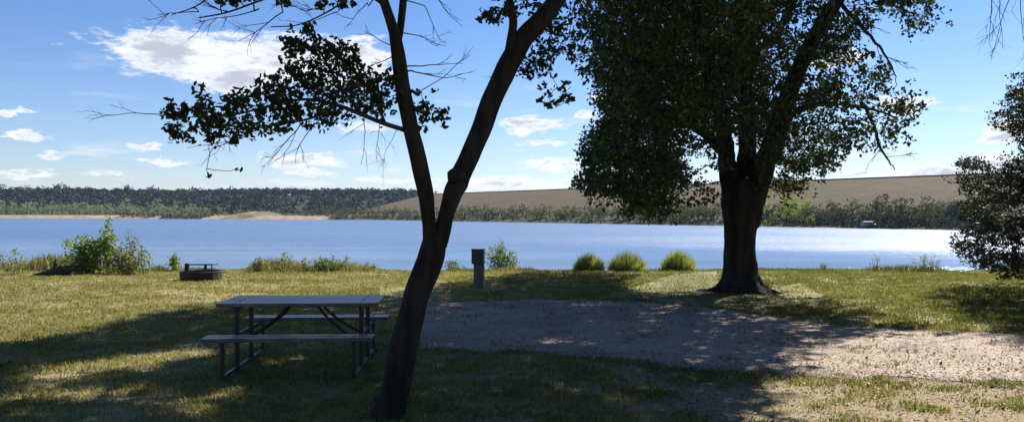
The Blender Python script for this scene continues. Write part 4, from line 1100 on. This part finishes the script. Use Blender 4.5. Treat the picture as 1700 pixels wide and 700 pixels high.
def shore():
    pale = leaf_mat('shore_pale', [(.10, .125, .075), (.21, .235, .14), (.36, .35, .23)], .25, .8, .3)
    olive = leaf_mat('shore_olive', [(.04, .05, .02), (.085, .09, .034), (.14, .135, .055)], .25, .8, .3)
    dark = leaf_mat('shore_dark', [(.012, .018, .013), (.024, .031, .018), (.045, .05, .026)], .2, .8, .3)
    bright = leaf_mat('shore_bright', [(.13, .17, .02), (.22, .26, .035), (.33, .35, .055)], .35, .7, .3)
    LP = 'pale grey green trees behind the far left beach'; LO = 'low olive shrubs along the foot of the far dam'; LD = 'dark shore trees across the water right of the big trunk'; LS = 'dark low shrubs at the far left waterline'
    protos = {'pale': [shore_tree_proto('shore_tree', pale, s, 9, 11, 'pale grey green tree in the row behind the far left beach', LP) for s in (1, 2, 3)],
              'olive': [shore_tree_proto('shrub', olive, s, 4.2, 6, 'low olive shrub in the band at the foot of the far dam', LO, 300, .55, .05) for s in (4, 5, 6)],
              'dark': [shore_tree_proto('shore_tree', dark, s, 5.6, 6, 'dark tree in the belt on the far shore between big trunk and dark tree', LD, 420, .5, .05) for s in (7, 8, 9)],
              'low': [shore_tree_proto('shrub', dark, s, 2.4, 6, 'dark low shrub at the waterline of the far left shore', LS, 220, .6, .05) for s in (10, 11)]}
    used = {}
    def put(kind, px, back, sc):
        # stand on the shore 'back' metres behind the waterline along that line of sight
        ds = np.arange(190, 700, 2.); xx = (px - 850) / F * ds; k = np.argmax([max(float(zground(a, b)), dam_z(a, b)) > WZ for a, b in zip(xx, ds)]); d = ds[k] + back; x = (px - 850) / F * d
        z = max(float(zground(x, d)), dam_z(x, d))
        P = random.choice(protos[kind]); sv = (sc * random.uniform(.9, 1.15), sc * random.uniform(.9, 1.15), sc * random.uniform(.85, 1.15))
        if id(P) not in used: used[id(P)] = 1; P.location = (x, d, z - .1); P.scale = sv; P.rotation_euler = (0, 0, random.uniform(0, 6.28)); return P
        return copy_tree(P, (x, d, z - .1), random.uniform(0, 6.28), sv)
    for px in np.arange(-30, 345, 9.0): put('pale', px + random.uniform(-4, 4), random.uniform(22, 60), random.uniform(.55, 1.05) * (1 if px < 230 else .85))
    for px in np.arange(-25, 340, 17): put('pale', px + random.uniform(-4, 4), random.uniform(70, 90), random.uniform(.9, 1.15))
    for px in np.arange(205, 350, 8.): put('low', px, random.uniform(1, 6), random.uniform(.8, 1.2))
    for px in np.arange(352, 500, 8.): put(random.choice(['low', 'pale']), px, random.uniform(22, 80), random.uniform(.3, .6))
    for px in np.arange(350, 700, 12.): put('low', px + random.uniform(-4, 4), random.uniform(6, 14), random.uniform(.35, .6))
    for px in np.arange(500, 700, 6.5): put('olive', px + random.uniform(-3, 3), random.uniform(4, 40), random.uniform(.7, 1.25))
    for px in np.arange(560, 730, 13): put('low', px, random.uniform(0, 3), random.uniform(.6, 1.0))
    for px in np.arange(725, 1200, 6.5): put('olive', px + random.uniform(-4, 4), random.uniform(2, 26), random.uniform(.8, 1.5))
    for px in np.arange(730, 1200, 12.): put('dark', px + random.uniform(-4, 4), random.uniform(0, 3), random.uniform(.26, .42))
    for px in np.arange(1240, 1660, 11.): put('dark', px + random.uniform(-5, 5), random.uniform(4, 16), random.uniform(.75, 1.2))
    for px in np.arange(1262, 1660, 9.): put('olive', px + random.uniform(-5, 5), random.uniform(8, 22), random.uniform(.8, 1.4))
    for px in np.arange(1255, 1660, 7.): put('low', px + random.uniform(-5, 5), random.uniform(0, 8), random.uniform(.5, 1.0))
    # three yellow green trees beside the big trunk
    for (px, H, W, s, lb) in [(1272, 9.5, 7, 40, 'yellow green tree across the water touching the edge of the big trunk'), (1305, 11.5, 8.5, 41, 'tallest yellow green tree across the water, right of the big trunk'), (1335, 8.5, 7, 42, 'rightmost yellow green tree across the water, before the dark tree belt')]:
        p = shore_tree_proto('shore_tree', bright, s, H, W, lb, None, 700, .5, .05)
        ds = np.arange(190, 700, 2.); xx = (px - 850) / F * ds; k = np.argmax([max(float(zground(a, b)), dam_z(a, b)) > WZ for a, b in zip(xx, ds)]); d = ds[k] + 2; x = (px - 850) / F * d; p.location = (x, d, max(float(zground(x, d)), dam_z(x, d)) - .1)
    return
shore()

# pale camper on the far shore
def camper():
    px = 1441; d = 232.0; x = (px - 850) / F * d
    z = max(float(zground(x, d)), dam_z(x, d)); t = thing('camper_van', 'small white camper parked on the far shore beneath the dam', 'camper', (x, d, max(z, -3.0)), radians(8)); t.scale = (.72, .72, .72)
    w = pbr('camper_white', (.22, .25, .28), (.17, .2, .22), 2, .4); k = pbr('camper_dark', (.02, .02, .025), (.03, .03, .035), 3, .4)
    m = MB(); m.box((-.5, 0, 1.55), (4.2, 2.2, 2.0), bev=.15); b = m.build('body', w, t, smooth=False)
    m = MB(); m.box((2.3, 0, 1.05), (1.5, 2.0, 1.0), bev=.2); m.box((1.9, 0, 1.75), (.9, 1.9, .7), bev=.2); m.build('cab', w, t, smooth=False)
    for wx in (-1.6, -.2): m = MB(); m.box((wx, -1.105, 1.85), (.9, .03, .5), bev=.01); m.build('window', k, b, smooth=False)
    for wx in (-1.6, 2.2):
        for wy in (-1.0, 1.0): m = MB(); m.tube([(wx, wy - .1, .38), (wx, wy + .1, .38)], .38, 14); m.build('wheel', k, t, smooth=False)
camper()

# ------------------------------------------------------------------ air
USE_HAZE = True
if USE_HAZE:
    x0, x1, y0, y1, z0, z1 = -2700, 900, -60, 1400, -6.5, 46
    V = np.array([(a, b, c) for a in (x0, x1) for b in (y0, y1) for c in (z0, z1)], float)
    me = bpy.data.meshes.new('haze'); me.from_pydata(V.tolist(), [], [(0, 1, 3, 2), (4, 6, 7, 5), (0, 4, 5, 1), (2, 3, 7, 6), (0, 2, 6, 4), (1, 5, 7, 3)])
    mt = bpy.data.materials.new('haze'); mt.use_nodes = True; t = NT(mt.node_tree)
    v = t.n('ShaderNodeVolumePrincipled'); v.inputs['Color'].default_value = (.55, .76, 1, 1); v.inputs['Density'].default_value = .00007; v.inputs['Anisotropy'].default_value = .3
    o = t.n('ShaderNodeOutputMaterial'); t.nt.links.new(v.outputs[0], o.inputs['Volume'])
    link('haze', me, mt, kind='stuff', label='thin bluish air over the lake', cat='haze')
